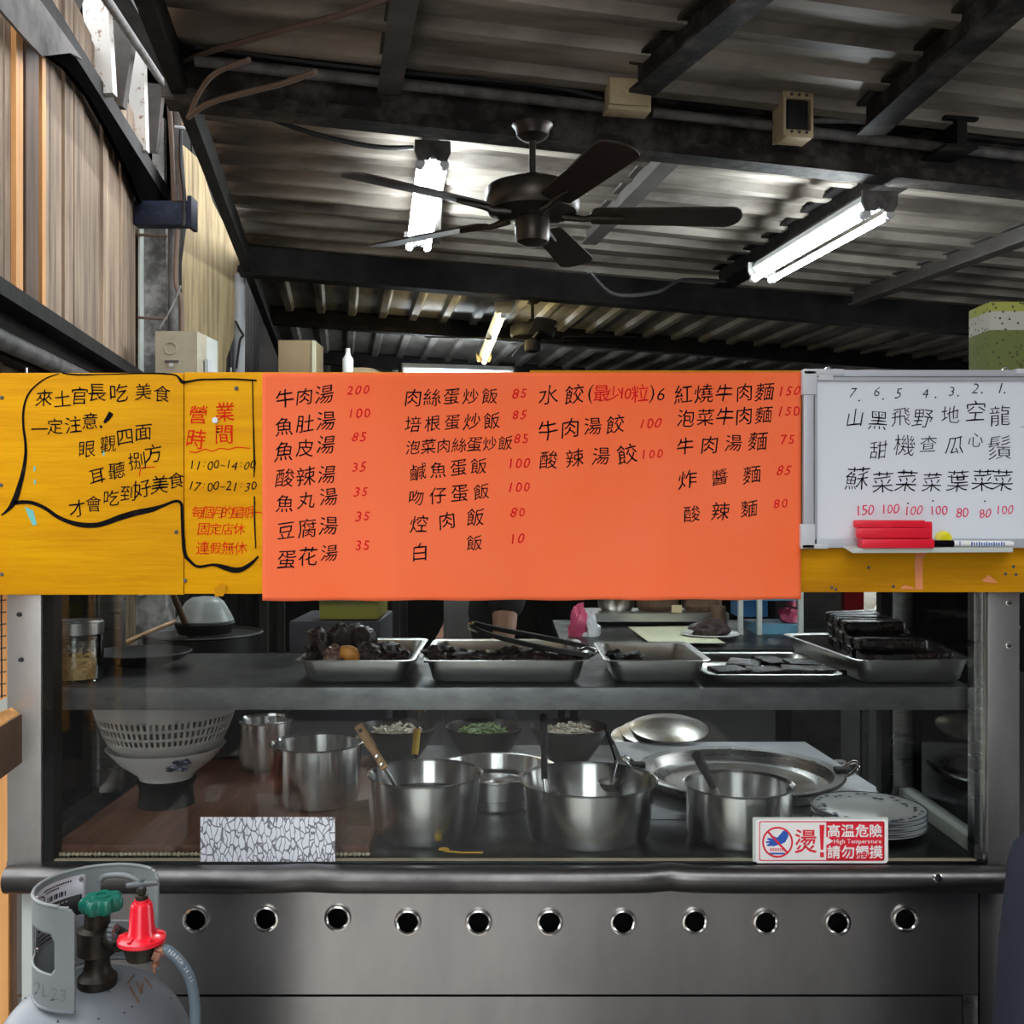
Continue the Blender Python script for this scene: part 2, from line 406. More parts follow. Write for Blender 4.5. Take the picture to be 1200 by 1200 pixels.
def put(mb, ch, cx, cy, size, plane, shear=.10, rot=4.0, jit=1.0, bold=-.006, wx=1.0):
    vs, fs = glyph(ch, bold)
    a = R(rot + random.uniform(-4, 4) * jit); sz = size * (1 + random.uniform(-.07, .09) * jit)
    sh = shear + random.uniform(-.06, .06) * jit; ph = random.uniform(0, 6)
    ca, sa = math.cos(a), math.sin(a); out = []
    for x, y in vs:
        if jit:
            x2 = x + .022 * math.sin(7 * y + ph) * jit; y2 = y + .022 * math.sin(6 * x + ph * 2) * jit
        else: x2, y2 = x, y
        x2 = (x2 + sh * y2) * wx
        X, Y = x2 * ca - y2 * sa, x2 * sa + y2 * ca
        out.append(mb.bm.verts.new(plane(cx + X * sz, cy - Y * sz)))
    for f in fs:
        try: mb.bm.faces.new([out[i] for i in f])
        except ValueError: pass
def line(mb, text, p0, p1, size, plane, **k):
    n = len(text)
    for i, ch in enumerate(text):
        t = i / (n - 1) if n > 1 else 0
        put(mb, ch, p0[0] + (p1[0] - p0[0]) * t, p0[1] + (p1[1] - p0[1]) * t, size, plane, **k)
def num(mb, text, cx, cy, plane, size=15.5, adv=9.4, **k):
    k.setdefault('rot', 2); k.setdefault('shear', .22)
    for i, ch in enumerate(text): put(mb, ch, cx + (i - (len(text) - 1) / 2) * adv, cy - (i - 1) * .3, size, plane, **k)
def stroke(mb, pts, plane, sm=5):       # pts: (x, y, width) along a brush stroke
    P = catmull(pts, sm); prev = None
    for i, (x, y, wd) in enumerate(P):
        a = P[max(i - 1, 0)]; b = P[min(i + 1, len(P) - 1)]
        dx, dy = b[0] - a[0], b[1] - a[1]; l = math.hypot(dx, dy) or 1; nx, ny = -dy / l * wd / 2, dx / l * wd / 2
        cur = (mb.bm.verts.new(plane(x + nx, y + ny)), mb.bm.verts.new(plane(x - nx, y - ny)))
        if prev: mb.bm.faces.new((prev[0], prev[1], cur[1], cur[0]))
        prev = cur
def patch(mb, pts, plane):
    mb.bm.faces.new([mb.bm.verts.new(plane(*p)) for p in pts])

# ================================================================ THE SETTING
struct('ground', MB().bb(-14, 14, -9, 2.3, -.06, -.005), m_asphalt, 'dark asphalt lane in front of the food stall', 'ground')
struct('reflector_slab', MB().bb(-.85, .20, .30, 2.29, -.02, .012).bb(-1.9, .62, -3.2, .29, -.02, .012).bb(1.0, 1.55, -3.2, .29, -.02, .012), m_slab, 'added unseen pale slabs before the stall, laid out for streaks in the steel', 'ground')  # out of view; added pale areas that the pots and front panel mirror
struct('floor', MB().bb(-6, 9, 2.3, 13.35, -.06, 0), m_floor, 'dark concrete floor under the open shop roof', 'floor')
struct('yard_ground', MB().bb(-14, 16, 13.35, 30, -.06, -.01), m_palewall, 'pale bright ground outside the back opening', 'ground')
struct('blocker_low', MB().bb(-2.7, 1.1, -6.3, -6, 0, 1.6), m_blocker, 'added unseen low wall across the lane, dimming the glass reflections', 'wall')  # unseen, added so the glass mirrors something dim
struct('blocker_left', MB().bb(-12, -2.7, -6.3, -6, 0, 8), m_blocker, 'added unseen dark block across the lane at the left, narrowing the sky', 'wall')  # unseen pair, added to leave a narrow sky gap for streaks on steel
struct('blocker_right', MB().bb(1.1, 12, -6.3, -6, 0, 8), m_blocker, 'added unseen dark block across the lane at the right, narrowing the sky', 'wall')
struct('blocker_lane_left', MB().bb(-7.3, -7, -6, 1.0, 0, 6), m_blocker, 'added unseen dark block along the left of the lane, cutting side light', 'wall')  # unseen pair, added to keep side skylight off the steel
struct('blocker_lane_right', MB().bb(5.2, 5.5, -6, 1.5, 0, 6), m_blocker, 'added unseen dark block along the right of the lane, cutting side light', 'wall')

for k, (x, wd, mtl, lab) in enumerate(((-4.3, .10, 'm_orange', 'orange timber post standing across the lane'), (-2.75, .16, 'm_rustwhite', 'white flecked post standing across the lane'), (-3.5, .08, 'm_brownwood', 'brown timber post standing across the lane'))):
    struct('lane_post', MB().bb(x, x + wd, -3.0, -2.9, 0, 3.0), globals()[mtl], lab, 'post')
fp = MB()
for k in range(9): fp.bb(-4.6 + .2 * k, -4.56 + .2 * k, -2.96, -2.92, 0, 1.25)
struct('lane_fence', fp, m_orange, 'low row of timber pickets across the lane', 'fence')
# roof: near bay has its ribs running across, far bay has them running away
def roof_near():
    mb = MB(); prof = []
    v = .75
    while v < 6.62:
        for dv, dz in ((0, 0), (.155, 0), (.172, -.038), (.228, -.038), (.245, 0)): prof.append((v + dv, dz))
        v += .25
    rings = []
    for u in (-.62, 1.2, 3.0, 4.8, 6.4): rings.append([mb.bm.verts.new(SH(u, vv, roof_z(u) + dz + .008 * math.sin(u * 3 + vv * 5))) for vv, dz in prof])
    for a, b in zip(rings, rings[1:]):
        for j in range(len(prof) - 1): mb.bm.faces.new((a[j], a[j + 1], b[j + 1], b[j]))
    return mb
struct('ceiling', roof_near(), m_roof, 'weathered corrugated roof sheet over the front bay', 'roof', solid=.004, sharp=20)
def roof_far():
    mb = MB(); prof = []
    u = -.62
    while u < 7.6:
        for du, dz in ((0, 0), (.155, 0), (.175, -.03), (.225, -.03), (.245, 0)): prof.append((u + du, dz))
        u += .25
    rings = []
    for v in (6.5, 8.4, 10.4, 12.6): rings.append([mb.bm.verts.new(SH(uu, v, roof_z(uu) + dz - .02)) for uu, dz in prof])
    for a, b in zip(rings, rings[1:]):
        for j in range(len(prof) - 1): mb.bm.faces.new((a[j], a[j + 1], b[j + 1], b[j]))
    return mb
struct('roof_far_bay', roof_far(), m_roof2, 'far corrugated roof bay with ribs running away from the stall', 'roof', solid=.004, sharp=20)

# cross beams
def crossbeam(name, v, u0, u1, wd, ht, mat, label, drop=0.0):
    mb = MB()
    p0, p1 = SH(u0, v, roof_z(u0) - ht / 2 - .03 - drop), SH(u1, v, roof_z(u1) - ht / 2 - .03 - drop)
    mb.bar(p0, p1, wd * .35, ht); mb.bar(p0 + Vector((0, 0, ht / 2)), p1 + Vector((0, 0, ht / 2)), wd, .012)
    mb.bar(p0 - Vector((0, 0, ht / 2)), p1 - Vector((0, 0, ht / 2)), wd, .014)
    for k in (-1, 1): mb.bar(p0 + Vector((0, k * wd / 2, -ht / 2 + .02)), p1 + Vector((0, k * wd / 2, -ht / 2 + .02)), .008, .04)
    return struct(name, mb, mat, label, 'beam')
crossbeam('roof_beam', 3.83, -.62, 5.6, .11, .19, m_beam, 'rusty dark cross beam the near ceiling fan hangs from')
crossbeam('roof_beam', 6.52, -.62, 6.4, .12, .19, m_blackmetal, 'dark cross beam where the two roof bays meet')
crossbeam('roof_beam', 8.5, -.62, 7.2, .09, .13, m_blackmetal, 'thinner dark cross beam behind the small far fan')
crossbeam('roof_beam', 10.6, -.62, 7.4, .09, .13, m_blackmetal, 'farthest dark cross beam just above the signs')
def rafter(a, b, wd, ht, mat, label, ext0=0.0, ext1=0.0):
    p0, p1 = roofpt(*a, -.02 - ht / 2), roofpt(*b, -.02 - ht / 2); d = (p1 - p0).normalized()
    p0, p1 = p0 - d * ext0, p1 + d * ext1
    mb = MB(); mb.bar(p0, p1, wd * .3, ht); mb.bar(p0, p1, wd, .012, 0, -ht / 2); mb.bar(p0, p1, wd, .012, 0, ht / 2)
    return struct('roof_rafter', mb, mat, label, 'rafter')
rafter((468, 20), (457, 88), .085, .09, m_raft, 'short grey rafter above the twin tube light', .9, .05)
rafter((845, 12), (752, 92), .10, .10, m_beam, 'dark rafter running down to the beige junction box', .8, 0)
rafter((1145, 25), (1020, 140), .11, .11, m_beam, 'dark rafter at the upper right beyond the open switch box', .8, 0)
rafter((795, 168), (690, 276), .085, .09, m_raft, 'rafter crossing behind the near fan blades', .1, 0)
rafter((1110, 165), (860, 318), .14, .11, m_blackmetal, 'broad dark rafter carrying the right tube light', .1, .2)
rafter((1200, 274), (1010, 346), .085, .09, m_raft, 'pale edged rafter right of the right tube light', .3, .1)
# roof edge on the left
mb = MB(); mb.bar(SH(-.585, 1.0, 3.24), SH(-.585, 12.4, 3.2), .05, .12); mb.bar(SH(-.57, 1.0, 3.16), SH(-.57, 12.4, 3.12), .05, .04)
struct('trim_1', mb, m_blackmetal, 'dark edge beam along the left side of the roof', 'beam')

# left wall of planks, its ledge and its truss
def plank_wall(u, v0, v1, z0, z1, wmin, wmax, th, gap, seed):
    rnd = random.Random(seed); mb = MB(); v = v0
    while v < v1:
        wd = rnd.uniform(wmin, wmax); du = rnd.uniform(-.008, .008)
        a, b = SH(u + du, v, 0), SH(u + du, min(v + wd - gap, v1), 0)
        mb.bar((a.x, a.y, (z0 + z1) / 2), (b.x, b.y, (z0 + z1) / 2), th, z1 - z0 + rnd.uniform(-.01, .01))
        v += wd
    return mb
struct('wall_left', plank_wall(-1.1, 3.2, 5.95, 2.28, 3.75, .09, .19, .022, .006, 3), m_plank, 'weathered grey brown plank wall at the upper left', 'wall')
struct('wall_left_lower', plank_wall(-1.12, 2.9, 12.2, 0, 2.27, .05, .09, .02, .006, 5), m_slat, 'old bamboo slat wall behind the left end of the stall', 'wall')
struct('wall_left_far', plank_wall(-.97, 6.2, 12.3, 0, 5.2, .12, .2, .02, .004, 9), m_darkwall, 'dark board wall beyond the plywood sheet', 'wall')
mb = MB(); mb.bar(SH(-1.02, 3.0, 2.29), SH(-1.02, 6.0, 2.31), .14, .05); mb.bar(SH(-1.06, 3.0, 2.20), SH(-1.06, 6.0, 2.22), .05, .14)
struct('trim_2', mb, m_blackmetal, 'black ledge beam under the plank wall', 'ledge')
struct('trim_3', MB().tube([SH(-1.0, 3.1, 2.16), SH(-1.0, 5.2, 2.19)], .03, 12), m_conduit, 'grey pipe running under the black ledge', 'pipe')
for k, (v, wd, lab) in enumerate(((3.62, .075, 'bright orange lumber strip on the plank wall, the wider one'), (3.92, .045, 'thin orange lumber strip on the plank wall beside the slit'))):
    a, b = SH(-1.075, v, 0), SH(-1.075, v + wd, 0)
    solo('lumber_strip', MB().bar((a.x, a.y, 3.0), (b.x, b.y, 3.0), .02, 1.4), m_orange, lab, 'lumber strip')
a, b = SH(-1.07, 3.71, 0), SH(-1.07, 3.86, 0)
solo('dark_plank', MB().bar((a.x, a.y, 3.0), (b.x, b.y, 3.0), .02, 1.4), m_brownwood, 'dark brown plank between the two orange lumber strips', 'plank')

tr = thing('roof_truss', 'black steel truss with rust flecked white posts above the plank wall', 'truss', tuple(SH(-1.05, 5.2, 3.5)))
tr['kind'] = 'structure'
A0, A1 = W(36, -6, 3.66), W(196, 238, 6.4)
B0, B1 = W(118, -60, 3.9), W(214, 100, 6.4)
MB().bar(A0, A1, .07, .10).build('lower_chord', m_blackmetal, tr)
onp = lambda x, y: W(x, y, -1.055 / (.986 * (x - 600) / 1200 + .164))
MB().prism([onp(*q) for q in ((40, 0), (192, 236), (161, 238), (148, 205), (120, 150), (98, 112), (72, 80), (52, 66))], (.02, 0, 0)).build('eave_shade', m_shade_black, tr)  # eave shade on the planks, put in as a black sheet
MB().bar(B0, B1, .08, .14).build('upper_chord', m_blackmetal, tr)
MB().tube([B0 + Vector((.0, 0, -.16)), B1 + Vector((-.02, 0, -.14))], .02, 10).build('pipe', m_conduit, tr)
def web(pa, pb, Y, wd, mat, nm, th=.05):
    p, q = W(*pa, Y), W(*pb, Y); MB().bar(p, q, wd, th).build(nm, mat, tr)
web((112, -30), (120, 112), 4.62, .115, m_rustwhite, 'white_post')
web((160, 40), (164, 178), 5.5, .085, m_rustwhite, 'white_post')
web((187, 140), (187, 218), 6.2, .07, m_rustwhite, 'white_post')
web((92, -20), (74, 32), 4.3, .07, m_raft, 'diagonal')
web((148, 28), (133, 125), 5.0, .11, m_raft, 'diagonal')
web((184, 100), (176, 178), 5.9, .085, m_raft, 'diagonal')
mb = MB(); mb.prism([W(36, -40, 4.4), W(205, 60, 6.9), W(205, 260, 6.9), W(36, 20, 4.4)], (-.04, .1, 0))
struct('wall_left_upper', mb, m_shade_black, 'dark boarding behind the truss', 'wall')
solo('canvas_flap', MB().prism([(lambda x, y: W(x, y, -1.02 / (.986 * (x - 600) / 1200 + .164)))(*q) for q in ((-6, -8), (38, -8), (94, 70), (80, 62), (46, 66), (20, 38), (-6, 8))], (.01, 0, 0)), m_canvas, 'grey weathered canvas flap at the top left corner under the truss', 'canvas')

# column, bracket, pipes, plywood and the electrics on the left
co = thing('steel_column', 'mottled grey steel column under the navy bracket', 'column', (W(180, 600, 5.6).x, 5.6, 0)); co['kind'] = 'structure'
c0 = W(180, 330, 5.6)
MB().bb(W(162, 0, 5.6).x, W(197, 0, 5.6).x, 5.56, 5.72, 0, W(0, 262, 5.6).z).build('shaft', m_conc, co)
MB().bb(W(162, 0, 5.5).x, W(164, 0, 5.5).x, 5.50, 5.56, 1.2, W(0, 264, 5.5).z).build('edge_angle', m_palegrey, co)
for yy in (275, 372): MB().tube([W(161, yy, 5.46), W(196, yy + 2, 5.46)], .008, 6).build('tie_wire', m_cable, co)
br = solo('column_bracket', MB().bb(W(158, 0, 5.4).x, W(223, 0, 5.4).x, 5.38, 5.46, W(0, 265, 5.4).z, W(0, 236, 5.4).z, .008).bb(W(222, 0, 5.4).x, W(227, 0, 5.4).x, 5.36, 5.47, W(0, 268, 5.4).z, W(0, 232, 5.4).z), m_blue, 'chipped navy steel bracket on top of the mottled column', 'bracket')
br['kind'] = 'structure'
struct('trim_4', MB().tube([W(203, 268, 5.55), W(203, 500, 5.55)], .028, 12), m_conduit, 'dark pipe beside the mottled column', 'pipe')
ply = [(214, 170), (232, 186), (248, 236), (268, 275), (286, 313), (281, 345), (276, 385), (264, 420), (262, 470), (214, 470), (213, 330), (213, 308), (219, 262), (219, 240)]
mb = MB(); mb.prism([W(x, y, 5.85 + (x - 214) * .012) for x, y in ply], (.004, .012, 0))
solo('plywood_sheet', mb, m_ply, 'pale rough plywood sheet with a wavy cut edge behind the bracket', 'plywood')
pv = thing('drain_pipe', 'grey plastic drain pipe right of the plywood sheet', 'pipe', (W(281, 0, 6.6).x, 6.6, 0))
MB().tube([W(281, 322, 6.6), W(279, 620, 6.6)], .035, 14).build('pipe', m_pvc, pv)
MB().tube([W(280, 374, 6.6), W(280, 384, 6.6)], .04, 14).build('coupling', m_pvc, pv)
MB().tube(catmull([W(276, 376, 6.55), W(281, 386, 6.55), W(285, 393, 6.55), W(281, 400, 6.55), W(277, 432, 6.55)]), .008, 6).build('tied_wire', m_cableblk, pv)
eb = thing('electric_meter_box', 'beige electric box with a round knockout above the yellow sign', 'electric box', tuple(W(215, 437, 5.1)))
q = [W(182, 388, 5.1), W(231, 388, 5.1), W(231, 470, 5.1), W(182, 470, 5.1)]
MB().prism(q, (.0, .16, 0)).build('body', m_beige, eb)
MB().prism([W(232, 389, 5.12), W(255, 400, 5.5), W(255, 470, 5.5), W(232, 470, 5.12)], (-.01, .02, 0)).build('side_cover', m_palegrey, eb)
MB().lathe([(.026, 0), (.028, .003), (.031, .003), (.033, 0)], W(200, 408, 5.098), 32, (0, -1, 0)).build('knockout', m_beige, eb)
MB().lathe([(0, .01), (.011, .01), (.011, 0)], W(201, 428, 5.1), 20, (0, -1, 0)).build('lock', m_palegrey, eb)
MB().bb(W(193, 0, 5.09).x, W(209, 0, 5.09).x, 5.092, 5.1, W(0, 424, 5.09).z, W(0, 422, 5.09).z).build('stamp', m_raft, eb)
MB().bb(W(240, 0, 5.2).x, W(244, 0, 5.2).x, 5.2, 5.25, W(0, 437, 5.2).z, W(0, 421, 5.2).z).build('hinge', m_pvc, eb)

cb = thing('cable_bundle', 'bundle of brown cables tied beside the truss end', 'cables', tuple(W(205, 300, 5.2)), None)
cab = [((194, 82), (199, 130), (202, 185), (204, 236), 5.2, .013, m_cable), ((199, 78), (205, 110), (207, 160), (208, 236), 5.18, .011, m_cable),
       ((203, 82), (210, 115), (209, 180), (211, 236), 5.15, .02, m_conduit), ((213, 92), (213, 140), (210, 190), (214, 236), 5.12, .010, m_cable),
       ((212, 150), (212, 190), (216, 230), (215, 265), 5.1, .010, m_cableblk)]
for a, b, c, d, Y, r, mt in cab: cable([W(*a, Y), W(*b, Y), W(*c, Y), W(*d, Y)], r).build('cable', mt, cb)
cable([W(208, 270, 5.25), W(206, 330, 5.25), W(213, 360, 5.25), W(212, 440, 5.25)], .013).build('cable', m_cable, cb)
cable([W(212, 335, 5.2), W(200, 362, 5.15), W(186, 386, 5.1)], .006).build('cable', m_conduit, cb)
MB().tube([W(205, 149, 5.05), W(214, 150, 5.05), W(222, 153, 5.05)], .008, 6).build('tie', m_pvc, cb)
def run(pts, r, mt, lab, name='cable'):
    return solo(name, cable(pts, r), mt, lab, 'cable')
run([roofpt(*q, -.07) for q in ((214, 71), (260, 56), (330, 36), (400, 17), (460, -4))], .010, m_cable, 'brown cable rising from the bundle across the near roof sheet')
run([roofpt(*q, -.27) for q in ((221, 137), (245, 121), (290, 108), (330, 98), (370, 84))], .010, m_cable, 'brown cable curving from the bundle up to the cross beam')
run([roofpt(*q, -.24) for q in ((221, 138), (232, 112), (252, 86), (292, 70))], .009, m_cable, 'short brown cable looping up over the cross beam end')
run([W(278, 118, 3.9), W(320, 140, 3.95), W(380, 160, 4.05), (W(440, 172, 4.15)), W(484, 173, 4.2)], .010, m_cableblk, 'black cable sagging to the twin tube light')
run([W(690, 318, 4.9), W(720, 345, 5.2), W(770, 342, 5.6), W(800, 328, 5.9), W(850, 330, 6.2)], .010, m_cableblk, 'thin black cable drooping under the far cross beam')

# conduit and boxes on the near beam
def beampt(px, dy=0.0, out=.08):       # a point on the face of the near beam below pixel column px
    a = (px - 600) / 1200
    # u where x = a Y on v = 3.83
    u = (.164 * 3.83 + a * .986 * 3.83) / (.986 - a * .164)
    p = SH(u, 3.83 - out, roof_z(u) - .11 + dy); return p
struct('trim_5', MB().tube([beampt(x, .02) for x in (232, 400, 560, 705)], .021, 12), m_conduit, 'dusty conduit along the cross beam left of the junction box', 'pipe')
struct('trim_6', MB().tube([beampt(x, .02) for x in (757, 830, 896)], .019, 12), m_conduit, 'dusty conduit between the junction box and the switch box', 'pipe')
struct('trim_7', MB().tube([beampt(x, .012) for x in (928, 1050, 1215)], .021, 12), m_conduit, 'dusty conduit along the cross beam right of the switch box', 'pipe')
run([beampt(930, .055), beampt(985, .075), beampt(1040, .10), beampt(1075, .15, .3)], .012, m_conduit, 'grey conduit leaving the switch box toward the right rafter', 'flexible_conduit')
run([beampt(232, .07), beampt(420, .06), beampt(620, .075), beampt(700, .05)], .012, m_cableblk, 'black cable lying along the top of the cross beam')
p = beampt(724, .045, .14)
jb = thing('junction_box', 'beige junction box on the cross beam above the fan', 'junction box', tuple(p))
MB().box(p, (.165, .07, .115), (0, 0, R(9.5)), .012).build('box', m_oldcream, jb)
MB().box(p + Vector((0, -.038, 0)), (.15, .012, .10), (0, 0, R(9.5)), .006).build('lid', m_oldcream, jb)
MB().box(p + Vector((-.005, -.01, -.062)), (.165, .08, .016), (0, 0, R(9.5)), .004).build('lip', m_oldcream, jb)
p = beampt(911, .03, .14)
sb = thing('switch_box', 'open cream switch box with black innards on the cross beam', 'switch box', tuple(p))
rz = (0, 0, R(9.5)); q = Euler(rz).to_matrix()
for dx in (-.055, .055): MB().box(p + q @ Vector((dx, 0, 0)), (.01, .10, .17), rz).build('side', m_oldcream, sb)
for dz in (-.075, .075): MB().box(p + q @ Vector((0, -.01, dz)), (.11, .09, .03), rz, .004).build('end_block', m_oldcream, sb)
MB().box(p + q @ Vector((0, .04, 0)), (.11, .02, .15), rz).build('back', m_oldcream, sb)
MB().box(p + q @ Vector((0, -.01, 0)), (.085, .07, .115), rz, .01).build('breaker', m_dark, sb)
for dx in (-.03, 0, .03):
    for dz in (-.07, .07): MB().lathe([(0, .004), (.006, .004), (.006, 0)], p + q @ Vector((dx, -.056, dz)), 10, (0, -1, 0)).build('screw', m_raft, sb)

# ---------------------------------------------------------------- tube lights
def tube_light(a, b, wd, label, ntube, mat, warm=False, drop=.05):
    a, b = Vector(a), Vector(b); d = (b - a).normalized(); x = d.cross(Vector((0, 0, 1))).normalized(); up = x.cross(d)
    t = thing('fluorescent_light', label, 'tube light', tuple((a + b) / 2), 'tube lights under the roof')
    hw = wd / 2
    sec = [(-hw * .72, .022), (-hw * .42, .055), (hw * .42, .055), (hw * .72, .022), (hw * .72, .016), (hw * .12, -.022), (-hw * .12, -.022), (-hw * .72, .016)]
    MB().loft([[a + x * s + up * h for s, h in sec], [b + x * s + up * h for s, h in sec]]).build('reflector_housing', m_tubehouse, t, sharp=20)
    offs = (-hw * .66, hw * .66) if ntube == 2 else (0,)
    for e, sg in ((a, 1), (b, -1)):
        pts = [(-hw, .05), (hw, .05), (hw, .0), (hw * .8, -.03)] + ([(hw * .25, -.03), (0, -.01), (-hw * .25, -.03)] if ntube == 2 else []) + [(-hw * .8, -.03), (-hw, 0)]
        m = MB(); m.prism([e - d * .012 * sg + x * s + up * h for s, h in pts], d * .014 * sg); m.build('end_plate', m_conduit if not warm else m_oldcream, t)
        for o in offs: MB().cyl(e + x * o - up * .040, e + d * sg * .035 + x * o - up * .040, .019, None, 14).build('tube_socket', m_tubehouse, t)
    for o in offs:
        MB().cyl(a + d * .03 + x * o - up * .040, b - d * .03 + x * o - up * .040, .0145, None, 16).build('tube', mat, t)
    return t
tube_light(W(507, 180, 4.15), W(490, 283, 5.42), .145, 'twin white tube light left of the near ceiling fan', 2, m_tubewhite)
tube_light(W(1030, 239, 4.12), W(893, 319, 5.40), .15, 'twin white tube light on the broad rafter at the right', 2, m_tubewhite)
tube_light(W(590, 362, 7.0), W(567, 420, 8.2), .12, 'single yellowish tube light hanging beside the small far fan', 1, m_tubewarm, True)
tube_light(W(470, 433, 8.9), W(600, 437, 9.25), .10, 'distant horizontal tube light just above the orange menu', 1, m_tubewhite)
struct('trim_8', MB().bar(W(509, 138, 3.98), W(505, 300, 5.65), .10, .03, 0, .085), m_raft, 'steel strip the twin tube light is fixed to', 'trim')

# ---------------------------------------------------------------- ceiling fans
def fan(hub, rod_top, rm, rb, rot0, label, mats, n=5):
    mm, mbld = mats
    hub = Vector(hub); t = thing('ceiling_fan', label, 'fan', tuple(hub), None)
    k = rm / .18
    top = Vector((hub.x, hub.y, rod_top))
    MB().lathe([(0, 0), (.075 * k, 0), (.078 * k, -.02 * k), (.066 * k, -.035 * k), (.06 * k, -.06 * k), (.04 * k, -.075 * k), (.018 * k, -.08 * k), (0, -.08 * k)], top, 36).build('canopy', mm, t)
    MB().cyl(top - Vector((0, 0, .06 * k)), hub + Vector((0, 0, .12 * k)), .013 * k, None, 14).build('rod', mm, t)
    mo = MB().lathe([(0, .125 * k), (.03 * k, .122 * k), (.035 * k, .10 * k), (.13 * k, .085 * k), (.172 * k, .068 * k), (.18 * k, .055 * k), (.18 * k, -.005 * k), (.168 * k, -.025 * k), (.10 * k, -.04 * k), (.05 * k, -.045 * k), (0, -.045 * k)], hub, 48).build('motor_housing', mm, t)
    MB().lathe([(0, -.045 * k), (.062 * k, -.045 * k), (.066 * k, -.055 * k), (.066 * k, -.115 * k), (.06 * k, -.135 * k), (.03 * k, -.15 * k), (0, -.152 * k)], hub, 36).build('switch_housing', mm, t)
    for i in range(n):
        a = R(rot0 + 360 / n * i); q = Matrix.Rotation(a, 3, 'Z') @ Matrix.Rotation(R(-11), 3, 'X')
        zz = Vector((0, 0, -.035 * k))
        def P(x, y, z=0): return hub + zz + q @ Vector((x, y, z))
        L0, L1 = rb * .30, rb
        out = []
        hw0, hw1 = rb * .075, rb * .095
        for s in range(7): out.append((L0 + .03 * math.cos(PI + PI / 2 - PI * s / 6 + PI) * 0 - .02 * math.sin(PI * s / 6), hw0 * math.cos(PI * s / 6)))
        for s in range(9):
            an = -PI / 2 + PI * s / 8; out.append((L1 - .05 + .05 * math.cos(an), hw1 * math.sin(an) * .999))
        m = MB(); m.prism([P(x, y, -.003) for x, y in out], q @ Vector((0, 0, .007)))
        bl = m.build('blade', mbld, t)
        MB().tube([P(rm * .62, 0, -.002), P(rm * 1.1, .0, -.012), P(L0 - .02, 0, -.006), P(L0 + .10, 0, -.008)], [.016 * k, .012 * k, .013 * k, .006], 8).build('blade_iron', mm, bl)
    return t
zb = 3.09
fan(W(624, 242, 3.72), W(0, 141, 3.72).z, .172, .765, 1.5, 'dark bronze five blade ceiling fan hanging in front of the twin tube light', (m_fan, m_blade))
fan(W(624, 392, 7.6), W(0, 345, 7.6).z, .165, .80, 6, 'small black ceiling fan hanging in the far roof bay', (m_blackmetal, m_blackmetal), 4)

# back and side of the shop
mb = MB(); a = SH(0, 12.4, 0)
def wallseg(u0, u1, v0, v1, z0, z1):
    p, q = SH(u0, v0, (z0 + z1) / 2), SH(u1, v1, (z0 + z1) / 2); return MB().bar(p, q, .08, z1 - z0)
UD0, UD1 = 6.42, 7.25                    # the opening at the back right
struct('wall_back', wallseg(-1.4, UD0, 12.4, 12.4, 0, 2.7), m_darkwall, 'dark back wall of the shop', 'wall')
mb = MB(); mb.bar(SH(-1.6, 12.6, 3.2), SH(.7, 12.6, 3.2), .06, 2.6)
struct('wall_back_upper', mb, m_darkwall, 'dark gable boarding at the far left end of the roof', 'wall')
struct('wall_back_right', wallseg(UD1, 8, 12.4, 12.4, 0, 2.7), m_darkwall, 'dark back wall right of the bright opening', 'wall')
struct('wall_right', wallseg(7.4, 6.2, 12.4, 4.4, 0, 2.9), m_darkwall, 'dark wall along the right of the shop', 'wall')
solo('red_post', MB().bar(SH(UD0 + .04, 12.2, 0), SH(UD0 + .04, 12.2, 2.3), .24, .05), m_red, 'red painted post beside the bright back opening', 'post')
rb = thing('rubble_heap', 'pale rubble and a broken branch in the bright yard outside', 'rubble', tuple(SH(7.0, 15, 0)))
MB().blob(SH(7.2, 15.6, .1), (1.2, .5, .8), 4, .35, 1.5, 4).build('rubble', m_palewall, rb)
MB().tube([SH(6.6, 14.4, .75), SH(6.95, 14.3, .5), SH(7.15, 14.3, .15)], [.08, .10, .05], 8).build('branch', m_brownwood, rb)

# ================================================================ THE STALL
ct = thing('food_cart', 'stainless steel glass-fronted food cart filling the lower half of the photo', 'food cart', (0, 2.4, 0))
XL, XR = -1.19, 1.19
def px(x, Y=2.4): return (x - 600) / 1200 * Y
def pz(y, Y=2.4): return 1.65 - (y - 600) / 1200 * Y
DECK = .827
MB().bb(px(8), px(48), 2.40, 2.46, pz(1020), 1.96, .003).build('front_post', m_post, ct)
MB().bb(px(1158), px(1195), 2.40, 2.46, pz(1015), 1.96, .003).build('front_post', m_post2, ct)
MB().bb(px(1145), px(1158), 2.415, 2.45, pz(1010), 1.96, .002).build('door_channel', m_steel, ct)
MB().bb(px(1154), px(1157.5), 2.4095, 2.415, pz(1010), 1.96).build('bright_edge', m_chrome, ct)
MB().bb(px(48), px(60), 2.41, 2.46, pz(1012), 1.96).build('seal_channel', m_rubber, ct)
for x in (23, 25):
    y = 720 if x == 23 else 773
    MB().lathe([(0, .006), (.005, .006), (.006, 0)], (px(x), 2.40, pz(y)), 12, (0, -1, 0)).build('rivet', m_dark, ct)
for x, y in ((1182, 707), (1182, 757)):
    MB().lathe([(.0, .003), (.004, .003), (.0075, .002), (.008, 0)], (px(x), 2.40, pz(y)), 14, (0, -1, 0)).build('rivet', m_chrome, ct)
    MB().lathe([(0, .005), (.0035, .005), (.0035, 0)], (px(x), 2.399, pz(y)), 10, (0, -1, 0)).build('rivet_hole', m_dark, ct)
